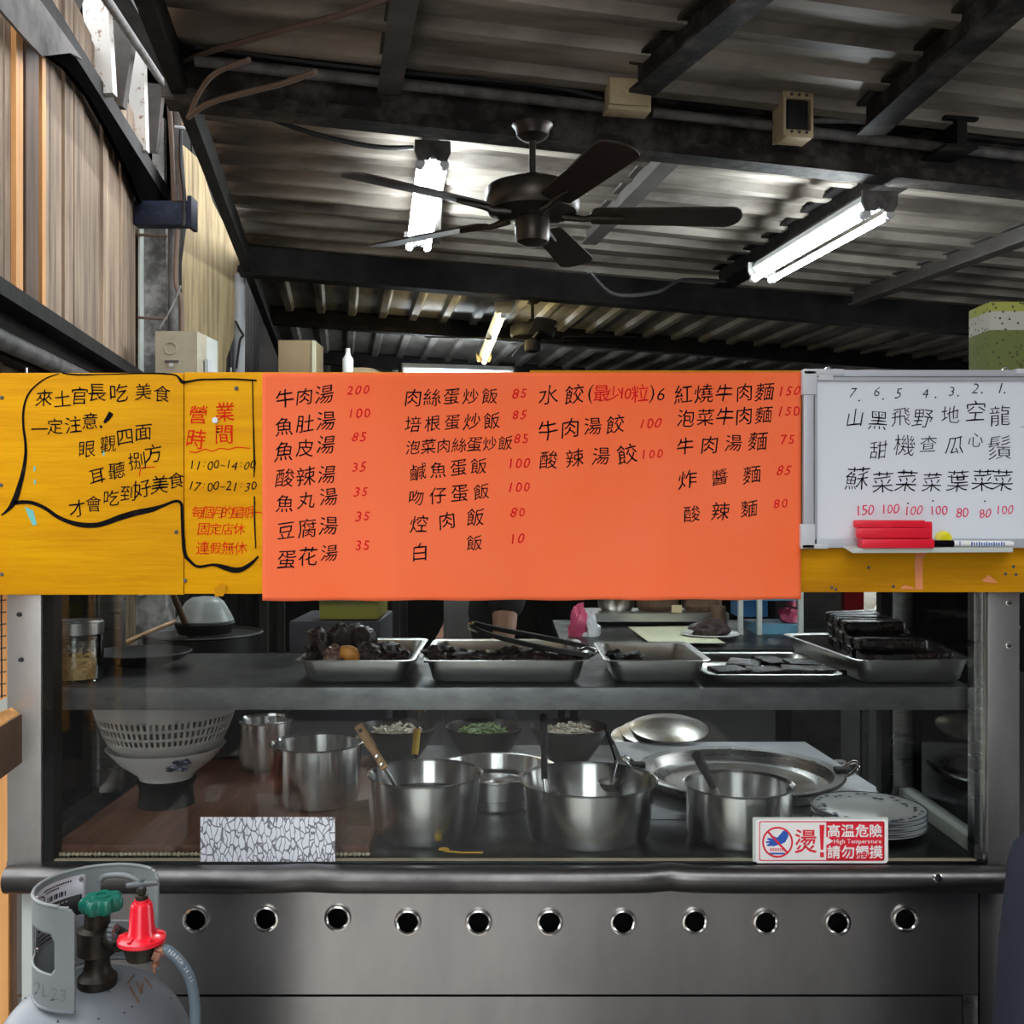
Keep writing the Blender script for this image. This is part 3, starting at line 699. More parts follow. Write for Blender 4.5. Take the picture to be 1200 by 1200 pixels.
# top, back posts, side panes
MB().bb(XL, 1.24, 2.40, 3.0, 1.945, 1.962).build('top_panel', m_steel, ct)
MB().bb(1.09, 1.16, 2.93, 3.0, .84, 1.945, .003).build('back_post', m_steel, ct)
MB().bb(1.06, 1.088, 2.94, 2.98, .84, 1.945).build('back_seal', m_rubber, ct)
MB().bb(XL, -1.13, 2.95, 3.0, .84, 1.945, .003).build('back_post', m_steel, ct)
MB().bb(1.118, 1.124, 2.46, 2.93, .86, 1.94).build('side_pane', m_glass, ct)
MB().bb(1.105, 1.135, 2.46, 2.93, DECK, .862, .003).build('side_sill', m_palegrey, ct)
MB().bb(XL, XL + .006, 2.46, 2.95, .86, 1.94).build('side_pane', m_glass, ct)
MB().bb(px(49, 2.405), px(1157, 2.405), 2.4045, 2.4085, .818, 1.94).build('front_pane', m_glass, ct)
# shelf
MB().bb(px(60, 2.46), px(1145, 2.46), 2.46, 3.06, 1.174, 1.2277, .003).bb(XL + .01, px(61, 2.46), 2.5, 3.06, 1.18, 1.225).build('shelf', m_shelf, ct)
MB().bb(XL + .012, px(1144, 2.46), 2.468, 3.055, 1.2276, 1.2283).build('shelf_dark_reflection', m_deck, ct)  # added dark sheet, stands in for the dark the shelf top mirrors
# deck
MB().bb(XL, 1.19, 2.41, 2.96, .80, DECK, .002).bb(XL, 1.02, 2.955, 3.62, .801, DECK - .0005, .002).build('counter_deck', m_deck, ct)
MB().bb(px(60), px(1148), 2.415, 2.425, DECK - .004, DECK + .004).build('gasket', m_mat, ct)
# bumper rail, slightly dented
def rail():
    mb = MB(); n = 80; pts = []
    for i in range(n + 1):
        x = px(8, 2.37) + (px(1182, 2.37) - px(8, 2.37)) * i / n
        X = 600 + x / 2.37 * 1200
        d = -.006 * math.exp(-((X - 358) / 28) ** 2) - .007 * math.exp(-((X - 785) / 16) ** 2) - .003 * math.exp(-((X - 790) / 60) ** 2)
        pts.append(Vector((x, 2.372 - d, pz(1031, 2.37) - d * .3)))
    return mb.tube(pts, .0315, 28)
rl = rail().build('bumper_rail', m_rail, ct)
MB().lathe([(0, .004), (.008, .003), (.011, 0)], (px(1087), 2.342, pz(1029, 2.34)), 16, (0, -1, .1)).build('rail_bolt', m_chrome, rl)
# front panels with round vents
HX = [(230, 1077), (312, 1076), (396, 1075), (478, 1080), (561, 1080), (644, 1080), (730, 1080), (814, 1079), (897, 1080), (981, 1080), (1060, 1076)]
YF = 2.405
def holed_panel():
    cu = bpy.data.curves.new('panel', 'CURVE'); cu.dimensions = '2D'; cu.fill_mode = 'BOTH'; cu.extrude = .001
    def sp(pts):
        s = cu.splines.new('POLY'); s.points.add(len(pts) - 1); s.use_cyclic_u = True
        for q, (x, y) in zip(s.points, pts): q.co = (x, y, 0, 1)
    x0, x1, z0, z1 = px(20, YF), px(1146, YF), pz(1165, YF), pz(1040, YF)
    sp([(x0, z0), (x1, z0), (x1, z1), (x0, z1)])
    for hx, hy in HX: sp([(px(hx, YF) + .0235 * math.cos(a * PI / 18), pz(hy, YF) + .0235 * math.sin(a * PI / 18)) for a in range(36)])
    o = bpy.data.objects.new('panel', cu); C.objects.link(o); bpy.context.view_layer.update()
    me = bpy.data.meshes.new_from_object(o.evaluated_get(bpy.context.evaluated_depsgraph_get()))
    bpy.data.objects.remove(o)
    me.transform(Matrix.Translation((0, YF, 0)) @ Matrix.Rotation(PI / 2, 4, 'X'))
    mb = MB(); mb.bm.from_mesh(me); return mb
holed_panel().build('front_panel', m_panel, ct, sharp=20)
for hx, hy in HX:
    MB().lathe([(.0225, .001), (.0225, -.016), (.0255, -.016), (.026, .0), (.0305, .0), (.0315, .004), (.0295, .0085), (.0255, .0095), (.0225, .006)], (px(hx, YF), YF - .001, pz(hy, YF)), 36, (0, -1, 0), True).build('vent_ring', m_chrome, ct)
MB().bb(px(20, YF), px(1128, YF), YF + .004, YF + .007, .02, pz(1169, YF)).build('lower_panel', m_panel, ct)
MB().bb(px(1130, YF), px(1146, YF), YF, YF + .006, .02, pz(1166, YF), .002).build('corner_strip', m_steel, ct)
MB().bb(px(1148, YF), px(1182, YF), YF - .002, YF + .05, .02, pz(1044, YF), .002).build('lower_post', m_panel, ct)
MB().bb(px(28, YF), px(40, YF), YF - .01, YF + .05, .02, pz(1040, YF)).build('lower_post', m_palegrey, ct)
MB().bb(px(20, 2.6), px(1180, 2.6), 2.56, 2.6, .02, .79).bb(-1.16, 1.16, 2.46, 2.6, .02, .05).build('inner_liner', m_dark, ct)
for x in (-1.12, 1.12):
    for y in (2.45, 3.5): MB().cyl((x, y, 0), (x, y, .80), .02, None, 12).build('leg', m_steel, ct)

# timber at the far left
solo('timber_post', MB().bb(px(-40, 2.46), px(7.5, 2.46), 2.47, 2.53, .0, 1.9), m_orange, 'orange timber post at the left edge under the yellow sign', 'post')
solo('brown_post', MB().bb(px(12, 2.5), px(29, 2.5), 2.48, 2.535, .0, pz(1050)), m_brownwood, 'brown timber post behind the gas cylinder', 'post')
tb = thing('timber_beam', 'brown timber beam end butting the left cart post', 'beam', tuple(W(0, 870, 2.38)))
MB().prism([W(23, 838, 2.385), W(23, 895, 2.385), W(-40, 943, 2.2), W(-40, 876, 2.2)], (.0, .012, 0)).build('side_face', m_brownwood, tb)
MB().prism([W(23, 837, 2.385), W(-40, 875, 2.2), W(-40, 850, 2.22), W(14, 830, 2.398)], (0, 0, .002)).build('top_face', m_orange, tb)
wm = MB()
for k in range(9): wm.tube([W(-10, 705 + 14 * k, 2.45), W(7, 703 + 14 * k, 2.45)], .0016, 6)
wm.tube([W(1.5, 690, 2.449), W(2, 818, 2.449)], .002, 6)
solo('wire_mesh', wm, m_cableblk, 'black wire mesh over the orange timber post', 'wire mesh')
solo('metal_sill', MB().prism([W(-40, 842, 2.36), W(12, 815, 2.42), W(12, 832, 2.42), W(-40, 862, 2.36)], (0, .02, 0)), m_palegrey, 'pale metal sill strip above the brown timber beam', 'sill')

# ---------------------------------------------------------------- painted plywood sign
YS = 2.368
pw = thing('plywood_sign', 'yellow painted plywood sign with a black brushed speech bubble', 'sign', tuple(W(600, 696, YS)))
def seg(x0, x1, y0, y1, mat, nm, th=.013, d=0.0):
    return MB().bb(px(x0, YS), px(x1, YS), YS + d, YS + th, pz(y1, YS), pz(y0, YS), .0015).build(nm, mat, pw)
seg(-60, 215, 437, 697, m_yellow, 'panel'); seg(215.8, 620, 436, 696, m_yellow, 'panel', .012, .0015); seg(620.8, 1290, 434, 694, m_mustard, 'panel')
def on_sign(x, y): return W(x, y, YS - .0006)
def on_sign2(x, y): return W(x, y, YS + .0009)
K = 3.871
def c6(x, y): return (x / K, 420 + y / K)
mb = MB()
def run6(text, pts, size, target, plane=None, **k):
    for ch, p in zip(text, pts):
        q = c6(*p); put(target, ch, q[0], q[1], size, plane or on_sign, **k)
run6('來土官長吃美食', [(200, 180), (283, 182), (360, 170), (440, 155), (540, 155), (650, 150), (735, 160)], 22, mb, bold=0)
run6('一定注意', [(178, 322), (250, 308), (332, 300), (408, 284)], 21, mb, bold=0)
run6('眼觀四面', [(395, 412), (490, 388), (567, 358), (650, 335)], 21, mb, rot=8, bold=0)
run6('耳聽捌方', [(440, 535), (530, 508), (620, 465), (695, 430)], 21, mb, rot=10, bold=0)
run6('才會吃到好美食', [(350, 680), (425, 660), (505, 632), (580, 612), (645, 590), (725, 572), (800, 552)], 21, mb, rot=8, bold=0)
rest = MB()
for t, y, x0, x1 in (('11:00~14:00', 484, 872, 1148), ('17:00~21:30', 580, 868, 1152)):
    for i, ch in enumerate(t):
        q = c6(x0 + (x1 - x0) * i / (len(t) - 1), y + (3 if i % 2 else -3)); put(rest, ch, q[0], q[1], 14.5 if ch not in '~:' else 12, on_sign2, shear=.25, rot=2, bold=0)
mb.build('black_lettering', m_ink, pw, sharp=180)
rest.build('opening_hours_lettering', m_ink, pw, sharp=180)
mb = MB()
run6('營業', [(898, 255), (1020, 242)], 24, mb, on_sign2, rot=2, bold=.004); run6('時間', [(890, 365), (1015, 345)], 24, mb, on_sign2, rot=2, bold=.004)
mb.build('heading_lettering', m_redpaint, pw, sharp=180); mb = MB()
stroke(mb, [(*c6(860, 422), 1.2), (*c6(890, 426), 1.4), (*c6(930, 412), 1.2), (*c6(965, 420), 1.2), (*c6(1000, 408), 1.2), (*c6(1040, 412), 1.2), (*c6(1075, 403), 1.2), (*c6(1135, 408), 1)], on_sign2)
mb.build('wavy_underline', m_redpaint, pw, sharp=180); mb = MB()
for t, x0, x1, y, s in (('每個月的星期', 898, 1120, 698, 15), ('固定店休', 925, 1085, 774, 15), ('連假無休', 920, 1092, 860, 15.5)):
    for i, ch in enumerate(t):
        q = c6(x0 + (x1 - x0) * i / (len(t) - 1), y); put(mb, ch, q[0], q[1], s, on_sign2, rot=1, bold=0)
stroke(mb, [(*c6(1148, 700), 1.4), (*c6(1165, 698), 1.4), (*c6(1188, 699), 1.2)], on_sign2)
stroke(mb, [(*c6(632, 535), 1), (*c6(640, 500), 1.2), (*c6(668, 494), 1.2), (*c6(704, 492), 1)], on_sign)
mb.build('red_lettering', m_redpaint, pw, sharp=180)
mb = MB()
def S6(pts, plane=None): stroke(mb, [(*c6(x, y), wd) for x, y, wd in pts], plane or (lambda x, y: W(x, y, YS - .0009)))
S6([(268, 68, 1), (205, 92, 1.6), (150, 135, 2), (120, 180, 2.4), (106, 240, 2.6), (106, 310, 2.8), (115, 380, 3.2), (116, 440, 3.8), (106, 510, 4.6), (88, 580, 6), (66, 645, 7), (38, 685, 4), (6, 712, 1.4)])
S6([(62, 655, 5), (105, 652, 4.4), (150, 656, 4.4), (205, 680, 4.4), (260, 718, 4.6), (315, 742, 5), (375, 756, 6), (440, 756, 6), (490, 742, 6.4), (550, 720, 7), (620, 700, 7), (690, 685, 6), (740, 668, 3.6), (795, 648, 3.4), (822, 660, 3.6), (826, 720, 3.6), (830, 800, 4), (838, 885, 4.4), (862, 920, 3.6), (900, 945, 3.2), (965, 936, 3), (1010, 946, 5.5), (1060, 960, 6.5), (1100, 955, 5.5), (1140, 930, 4), (1172, 898, 2)])
S6([(280, 66, 1.6), (350, 74, 1.8), (480, 72, 1.2), (650, 68, 1.6), (750, 70, 2), (800, 78, 2), (826, 106, 4), (850, 106, 2.6), (900, 97, 2.2), (960, 95, 2), (1060, 94, 2), (1164, 100, 2)])
S6([(1145, 102, 1.4), (1148, 250, 1.4), (1152, 400, 2), (1154, 480, 2.2), (1152, 540, 1)]); S6([(1154, 625, 1.6), (1155, 740, 1.8), (1160, 862, 1.4)])
S6([(505, 246, 6), (490, 270, 5.5), (472, 292, 3)]); S6([(462, 306, 3), (454, 314, 3)])
mb.build('speech_bubble_outline', m_bold, pw, sharp=180)
mb = MB(); patch(mb, [c6(*q) for q in ((112, 672), (150, 690), (168, 752), (150, 760), (128, 715))], on_sign)
for q in ((470, 430), (156, 500), (158, 560)): patch(mb, [c6(q[0] + dx, q[1] + dy) for dx, dy in ((-3, -12), (4, -10), (5, 10), (-4, 12))], on_sign)
mb.build('turquoise_paint_chip', m_turq, pw)
mb = MB()
def c9(x, y): return (920 + x / 4.286, 420 + y / 4.286)
patch(mb, [c9(*q) for q in ((655, 972), (718, 972), (690, 1010), (692, 1160), (655, 1160), (650, 1040))], on_sign)
mb.build('peeled_paint', m_peel, pw); mb = MB()
patch(mb, [c9(*q) for q in ((575, 1158), (600, 1138), (640, 1150), (660, 1160))], on_sign)
mb.build('peeled_paint', m_peel, pw); mb = MB()
patch(mb, [c9(*q) for q in ((985, 1118), (1022, 1088), (1070, 1128), (1020, 1126))], on_sign)
mb.build('peeled_paint', m_peel, pw)
mb = MB()
for q in ((8, 178), (5, 575), (8, 980), (1072, 136), (840, 1008), (800, 788)): mb.lathe([(0, .0025), (.0035, .002), (.005, 0)], W(*c6(*q), YS), 12, (0, -1, 0))
for q in ((1148, 1045), (1160, 1085), (1108, 1082), (545, 1145), (255, 1160), (235, 1150), (420, 1050)): mb.lathe([(0, .0025), (.003, .002), (.004, 0)], W(*c9(*q), YS), 10, (0, -1, 0))
mb.build('nail_head', m_raft, pw)
mb = MB(); mb.prism([W(*c6(*q), YS - .001) for q in ((975, 1038), (1000, 1025), (1030, 1028), (1025, 1060), (1012, 1078), (975, 1080))], (0, -.002, 0)); mb.build('paper_tab', m_mustard, pw)
mb = MB()
for x in (31, 270): mb.cyl(W(x, 438, YS + .006), W(x, 431, YS + .006), .0025, None, 8)
mb.build('top_nail', m_chrome, pw)
solo('white_magnet_dot', MB().lathe([(0, .003), (.0065, .003), (.0075, 0)], W(*c6(976, 281), YS), 20, (0, -1, 0)), m_white, 'tiny white dot stuck below the red opening-time heading', 'sticker')

# ---------------------------------------------------------------- orange menu poster
YP = 2.3565
def poster_d(x, y):                      # folds and a slight lift of the paper
    d = 0
    for f, s in ((465, 1), (621, -1), (779, 1)):
        t = abs(x - f) / 78
        if t < 1: d += s * .0045 * (1 - t) ** 1.6
    d += .0012 * math.sin(x * .021 + y * .013) + .0008 * math.sin(x * .05 - y * .03)
    if y > 600: d += .000003 * (y - 600) ** 1.5 * (.4 + math.sin(x * .018))
    if x > 860 and y > 640: d += .00001 * (x - 860) * (y - 640) * .05
    return -d
def on_poster(x, y, k=.0008): return W(x, y, YP + poster_d(x, y) - k)
po = thing('menu_poster', 'fluorescent orange paper menu with handwritten soups, rice, dumplings and noodles', 'menu poster', tuple(W(623, 703, YP)))
def pf(i, j):
    x = 307.5 + (938.5 - 307.5) * i; y0, y1 = 437.5 - 1.5 * i, 704 - 1.5 * i
    y = y0 + (y1 - y0) * j + (0.6 * math.sin(x * .06) if j == 1 else 0)
    return W(x, y, YP + poster_d(x, y))
MB().grid(pf, 130, 54).build('sheet', m_poster, po, sharp=80, solid=.0006)
mb = MB()
soups = [('牛肉湯', (334, 467), (380, 462)), ('魚肚湯', (333, 500), (382, 493)), ('魚皮湯', (333, 529), (382, 521)), ('酸辣湯', (334, 560), (383, 556)),
         ('魚丸湯', (334, 590), (385, 582)), ('豆腐湯', (335, 622), (385, 616)), ('蛋花湯', (336, 656), (386, 648))]
rice = [('肉絲蛋炒飯', (484, 466), (574, 464)), ('培根蛋炒飯', (484, 497), (576, 493)), ('泡菜肉絲蛋炒飯', (484, 524), (592, 519)), ('鹹魚蛋飯', (490, 553), (561, 546)),
        ('吻仔蛋飯', (488, 583), (564, 576)), ('焢肉飯', (491, 614), (557, 606)), ('白', (492, 647), (492, 647)), ('飯', (556, 636), (556, 636))]
dump = [('水餃', (643, 463), (673, 462)), ('牛肉湯餃', (642, 504), (721, 497)), ('酸辣湯餃', (643, 539), (735, 532))]
nood = [('紅燒牛肉麵', (801, 462), (896, 459)), ('泡菜牛肉麵', (804, 490), (895, 486)), ('牛肉湯麵', (803, 523), (888, 517)), ('炸醬麵', (806, 562), (881, 556)), ('酸辣麵', (811, 602), (878, 596))]
for L_, sz in ((soups, 22), (rice, 20.5), (dump, 23), (nood, 21.5)):
    for t, a, b in L_:
        mb = MB(); line(mb, t, a, b, sz * (.86 if len(t) == 7 else 1), on_poster, rot=6, shear=.16, bold=0)
        if t == '水餃':
            for ch, x in (('(', 692), (')', 764)): put(mb, ch, x, 462, 24, on_poster, rot=0, jit=.3)
            put(mb, '6', 775, 462, 22, on_poster, rot=0, shear=.2, jit=.3)
        mb.build('dish_lettering', m_ink, po, sharp=180)
for t, x, y in (('200', 420, 457), ('100', 421, 484), ('85', 421, 512), ('35', 421, 547), ('35', 423, 576), ('35', 425, 605), ('35', 425, 639),
                ('85', 609, 461), ('85', 609, 486), ('85', 611, 514), ('100', 608, 543), ('100', 608, 571), ('80', 607, 600), ('10', 606, 631),
                ('100', 762, 496), ('100', 764, 532), ('150', 925, 458), ('150', 924, 482), ('75', 923, 515), ('85', 919, 551), ('80', 915, 590)):
    mb = MB(); num(mb, t, x, y, on_poster, bold=.004); mb.build('price_lettering', m_redink, po, sharp=180)
mb = MB()
for ch, x, s in (('最', 705, 20), ('少', 719, 19), ('1', 729, 18), ('0', 736, 18), ('粒', 750, 20)): put(mb, ch, x, 461, s, on_poster, rot=3, bold=0)
mb.build('portion_lettering', m_redink, po, sharp=180)

# ---------------------------------------------------------------- whiteboard
YW = 2.350
wb = thing('whiteboard', 'white magnetic board listing seven vegetables, hung at the right end of the yellow sign', 'whiteboard', tuple(W(1100, 643, YW)))
MB().bb(px(945, YW), px(1284, YW), YW, YW + .010, pz(638, YW), pz(440, YW)).build('writing_surface', m_wb, wb)
f = MB()
f.bb(px(944, YW), px(1290, YW), YW - .007, YW + .012, pz(446.5, YW), pz(434, YW), .002)
f.bb(px(941, YW), px(957, YW), YW - .007, YW + .012, pz(641, YW), pz(436, YW), .002)
f.bb(px(944, YW), px(1290, YW), YW - .007, YW + .012, pz(642, YW), pz(631, YW), .002)
f.build('frame', m_alu, wb)
g = MB(); g.bb(px(952.5, YW), px(953.8, YW), YW - .0085, YW - .006, pz(632, YW), pz(446, YW)); g.bb(px(955, YW), px(1290, YW), YW - .0085, YW - .006, pz(442.5, YW), pz(441.5, YW))
g.build('frame_groove', m_conduit, wb)
MB().bb(px(939.5, YW), px(956, YW), YW - .010, YW + .013, pz(463, YW), pz(434, YW), .003).bb(px(940, YW), px(988, YW), YW - .010, YW + .013, pz(440, YW), pz(433, YW), .003).bb(px(958, YW), px(975, YW), YW - .009, YW - .002, pz(446, YW), pz(438, YW), .002).build('corner_cap', m_cap, wb)
MB().bb(px(937.5, YW), px(954, YW), YW - .010, YW + .013, pz(643, YW), pz(614, YW), .003).bb(px(938, YW), px(970, YW), YW - .010, YW + .013, pz(643, YW), pz(637, YW), .003).build('corner_cap', m_cap, wb)
MB().bb(px(1189, YW), px(1300, YW), YW - .010, YW + .013, pz(439, YW), pz(432.5, YW), .003).build('corner_cap', m_cap, wb)
for x in (970, 1178): MB().tube([W(x - 4, 434, YW), W(x - 2, 431, YW), W(x + 2, 430.5, YW), W(x + 5, 434, YW)], .002, 6).build('hanging_hook', m_chrome, wb)
# pen tray
MB().prism([W(987, 639, YW - .004), W(1187, 642, YW - .004), W(1187, 645.5, YW - .045), W(999, 646.5, YW - .045)], (0, 0, -.003)).prism([W(999, 642.5, YW - .046), W(1187, 641.5, YW - .046), W(1187, 645.5, YW - .046), W(999, 646.5, YW - .046)], (0, .002, 0)).build('pen_tray', m_palegrey, wb)
def on_wb(x, y): return W(x, y, YW - .0006)
def w9(target, ch, x, y, size, **k):
    q = c9(x, y); k.setdefault('rot', 2); k.setdefault('shear', .14); k.setdefault('bold', -.008); put(target, ch, q[0], q[1], size, on_wb, **k)
mb = MB()
for ch, x, y in (('7', 342, 172), ('6', 463, 168), ('5', 570, 177), ('4', 705, 175), ('3', 838, 166), ('2', 958, 150), ('1', 1084, 150)): w9(mb, ch, x, y, 16, shear=.3)
for x, y in ((372, 212), (492, 204), (756, 196), (868, 188), (988, 172), (1102, 172), (742, 716), (1003, 717), (617, 728)): mb.lathe([(0, .0004), (.002, .0004), (.002, 0)], on_wb(*c9(x, y)), 8, (0, -1, 0))
for ch, x, y, s in (('山', 352, 298, 22), ('蘇', 362, 602, 28), ('黑', 468, 312, 25), ('甜', 470, 460, 22), ('菜', 490, 622, 27), ('飛', 582, 295, 25), ('機', 600, 436, 27), ('菜', 610, 615, 27),
                    ('野', 692, 302, 25), ('查', 720, 428, 22), ('菜', 738, 622, 26), ('地', 830, 282, 24), ('瓜', 852, 436, 24), ('葉', 868, 615, 27), ('空', 958, 262, 24), ('心', 958, 408, 20), ('菜', 992, 610, 26),
                    ('龍', 1080, 288, 27), ('鬚', 1078, 448, 28), ('菜', 1092, 612, 27)): w9(mb, ch, x, y, s)
mb.build('vegetable_lettering', m_ink, wb, sharp=180)
mb = MB()
for t, x, y in (('150', 400, 763), ('100', 527, 757), ('100', 645, 763), ('100', 770, 763), ('80', 890, 775), ('80', 1005, 778), ('100', 1102, 760)):
    mb = MB(); q = c9(x, y); num(mb, t, q[0], q[1], on_wb, 15.5, 7.4, rot=8, shear=.2, bold=-.002)
    mb.build('price_lettering', m_pinkink, wb, sharp=180)
mb = MB(); put(mb, '一', 1200, 500, 9, on_wb, jit=0); mb.build('blue_mark', m_bluep, wb, sharp=180)
er = thing('whiteboard_eraser', 'red ridged whiteboard eraser lying on the pen tray', 'eraser', tuple(W(1046, 642, YW - .025)))
MB().bb(px(1006, 2.33), px(1088, 2.33), 2.306, 2.341, pz(642, 2.33), pz(611, 2.33), .004).build('body', m_redfoam, er)
for x0, x1, y0, y1, d in ((1000, 1083, 609, 619, .0), (1003, 1089, 618, 631, .002), (1008, 1092.5, 631, 643, .005)):
    MB().bb(px(x0, 2.31), px(x1, 2.31), 2.300 - d, 2.318, pz(y1 - .6, 2.31), pz(y0 + .4, 2.31), .0045).build('ridge', m_redfoam, er)
mk = thing('marker_pen', 'white marker pen with a black cap lying on the pen tray', 'marker', tuple(W(1140, 643, YW - .025)))
ym = 2.318
mpos = lambda x, y: W(x, y, ym)
MB().cyl(mpos(1117, 637), mpos(1184, 637.5), .0072, None, 18).build('barrel', m_white, mk)
MB().cyl(mpos(1184, 637.5), mpos(1187, 637.5), .0055, None, 18).build('end_plug', m_white, mk)
MB().cyl(mpos(1091, 637), mpos(1117, 637), .0076, .0076, 18).build('cap', m_ink, mk)
mb = MB()
for i in range(14):
    x = 1139 + i * 2.9; mb.box(W(x, 637.4, ym - .0074), (.0028, .0006, .006 + .003 * (i % 3 == 0)), None)
mb.box(W(1125, 637, ym - .0073), (.002, .0008, .010))
mb.build('print_band', m_bluep, mk)
solo('round_magnet', MB().lathe([(0, .008), (.014, .008), (.019, .005), (.0195, 0)], W(1105, 632, YW - .0005), 32, (0, -1, 0)), m_magnet, 'yellow round magnet on the whiteboard above the marker pen', 'magnet')

# ---------------------------------------------------------------- stickers on the glass
YG = 2.4042
ws = thing('warning_sticker', 'red and white hot-surface warning sticker on the lower right of the glass', 'sticker', tuple(W(961, 1012, YG)))
def on_st(x, y, k=0.0): return W(x, y, YG - .0012 - k)
def q8(x, y): return (860 + x * .26667, 940 + y * .26667)
def rr2(x0, y0, x1, y1, r, n=5):
    out = []
    for cx, cy, a0 in ((x1 - r, y0 + r, -90), (x1 - r, y1 - r, 0), (x0 + r, y1 - r, 90), (x0 + r, y0 + r, 180)):
        for k in range(n + 1): a = R(a0 + 90 * k / n); out.append((cx + r * math.cos(a), cy + r * math.sin(a)))
    return out
MB().prism([W(*q8(x, y), YG) for x, y in rr2(82, 66, 678, 262, 6)], (0, -.0008, 0)).build('worn_backing', m_palegrey, ws)
MB().prism([W(*q8(x, y), YG - .0008) for x, y in rr2(96, 76, 676, 268, 12)], (0, -.0004, 0)).build('sheet', m_signwhite, ws)
mb = MB(); T0 = lambda x, y: W(*q8(x, y), YG - .0016); T1 = lambda x, y: W(*q8(x, y), YG - .0020)
def frame2(mb, A, B, pl):
    a = [mb.bm.verts.new(pl(*p)) for p in A]; b = [mb.bm.verts.new(pl(*p)) for p in B]; n = len(a)
    for i in range(n): mb.bm.faces.new((a[i], a[(i + 1) % n], b[(i + 1) % n], b[i]))
frame2(mb, rr2(111, 84, 662, 258, 10), rr2(115, 88, 658, 254, 8), T0)
patch(mb, [(406, 86), (660, 86), (660, 256), (406, 256), (406, 190), (438, 171), (406, 152)], T0)
circ = lambda r, n=40: [(192 + r * math.cos(2 * PI * k / n), 176 + r * math.sin(2 * PI * k / n)) for k in range(n)]
frame2(mb, circ(68), circ(60), T1)
put(mb, '燙', 316, 172, 112, T0, shear=0, rot=0, jit=0, bold=.010, wx=.92)
patch(mb, [(376, 100), (398, 100), (393, 210), (381, 210)], T0); patch(mb, [(379, 220), (396, 220), (396, 242), (379, 242)], T0)
mb.build('red_print', m_signred, ws, sharp=180)
mb = MB()
for k, ch in enumerate('高溫危險'): put(mb, ch, 439 + 62 * k, 126, 60, T1, shear=0, rot=0, jit=0, bold=.02)
for k, ch in enumerate('請勿觸摸'): put(mb, ch, 439 + 62 * k, 219, 60, T1, shear=0, rot=0, jit=0, bold=.02)
xs = 440
for ch in 'High Temperature':
    if ch != ' ':
        vs, _ = glyph(ch, .006); hw = max(v[0] for v in vs); h = max(v[1] for v in vs)
        dy = {'g': 4.5, 'p': 4.5}.get(ch, 0) - (0 if ch in 'gp' else (h - .265) * 26)
        put(mb, ch, xs + hw * 27, 174 + dy, 27, T1, shear=0, rot=0, jit=0, bold=.006); xs += hw * 54 + 2.2
    else: xs += 8
mb.build('white_lettering', m_signwhite, ws, sharp=180)
mb = MB()
patch(mb, [(236, 120), (240, 150), (226, 176), (205, 186), (188, 190), (176, 194), (166, 192), (150, 194), (143, 188), (158, 180), (142, 180), (140, 173), (160, 170), (146, 164), (148, 157), (172, 160), (160, 152), (168, 147), (190, 156), (205, 140), (214, 128)], T0)
patch(mb, [(156, 222), (226, 222), (222, 230), (160, 230)], T0)
mb.build('hand_pictogram', m_bluep, ws, sharp=180)
mb = MB(); T2 = lambda x, y: W(*q8(x, y), YG - .0024)
stroke(mb, [(148, 128, 9), (192, 176, 9), (236, 222, 9)], T2)
for k in range(9): patch(mb, [(158 + 7.5 * k, 202), (162 + 7.5 * k, 202), (163 + 7.5 * k, 214), (159 + 7.5 * k, 216)], T0)
mb.build('prohibition_bar', m_signred, ws, sharp=180)
solo('worn_sticker', MB().prism([W(235, 957.5, YG), W(392.5, 957.5, YG), W(393, 1009.5, YG), W(235, 1009.5, YG)], (0, -.001, 0)), m_crackle, 'crackled silver and white sticker, its print worn off, at the lower left of the glass', 'sticker')

# ================================================================ GAS CYLINDER
GC = Vector((px(115, 1.95), 1.95, 0))
gc = thing('gas_cylinder', 'grey steel gas cylinder with a tall cut-out collar at the lower left of the cart', 'gas cylinder', tuple(GC))
ZS = .752
prof = [(0, .0), (.15, 0), (.155, .05), (.185, .10), (.193, .16), (.193, .56)]
for k in range(1, 13):
    a = PI / 2 * k / 12; prof.append((.193 * math.cos(a) ** .8 if k < 12 else 0, .56 + .205 * math.sin(a)))
MB().lathe(prof, GC + Vector((-.012, 0, 0)), 72).build('tank', m_cyl, gc, sharp=60)
# collar: bent sheet with two openings; phi 0 faces the street, growing to the left and round the back
def collar():
    mb = MB(); N1, N2 = 170, 48; RC = .1125; H = .192; ZT = .941; F0, F1 = 20, 258
    def inside(f, d):                   # d = depth under the rim
        s = RC * R(f)
        def hole(f0, f1, d0, d1, r):
            s0, s1 = RC * R(f0), RC * R(f1)
            if not (s0 < s < s1 and d0 < d < d1): return False
            cx = min(max(s, s0 + r), s1 - r); cy = min(max(d, d0 + r), d1 - r)
            return (s - cx) ** 2 + (d - cy) ** 2 <= r * r
        if hole(40, 104, .052, .126, .016): return True
        if hole(183, 226, .024, .112, .018): return True
        for fe, sg in ((F0, 1), (F1, -1)):
            e = abs(s - RC * R(fe)); r = .028 if sg < 0 else .02
            if e < r and d < r and (r - e) ** 2 + (r - d) ** 2 > r * r: return True
        return False
    V = {}
    def vert(i, j):
        if (i, j) not in V:
            f = R(F0 - 22 + (F1 - F0) * i / N1); z = ZT - H * j / N2
            V[i, j] = mb.bm.verts.new((GC.x - RC * math.sin(f), GC.y - RC * math.cos(f), z))
        return V[i, j]
    for i in range(N1):
        for j in range(N2):
            if not inside(F0 + (F1 - F0) * (i + .5) / N1, H * (j + .5) / N2):
                mb.bm.faces.new((vert(i, j), vert(i + 1, j), vert(i + 1, j + 1), vert(i, j + 1)))
    return mb
co_ = collar().build('collar', m_collar, gc, solid=.0035)
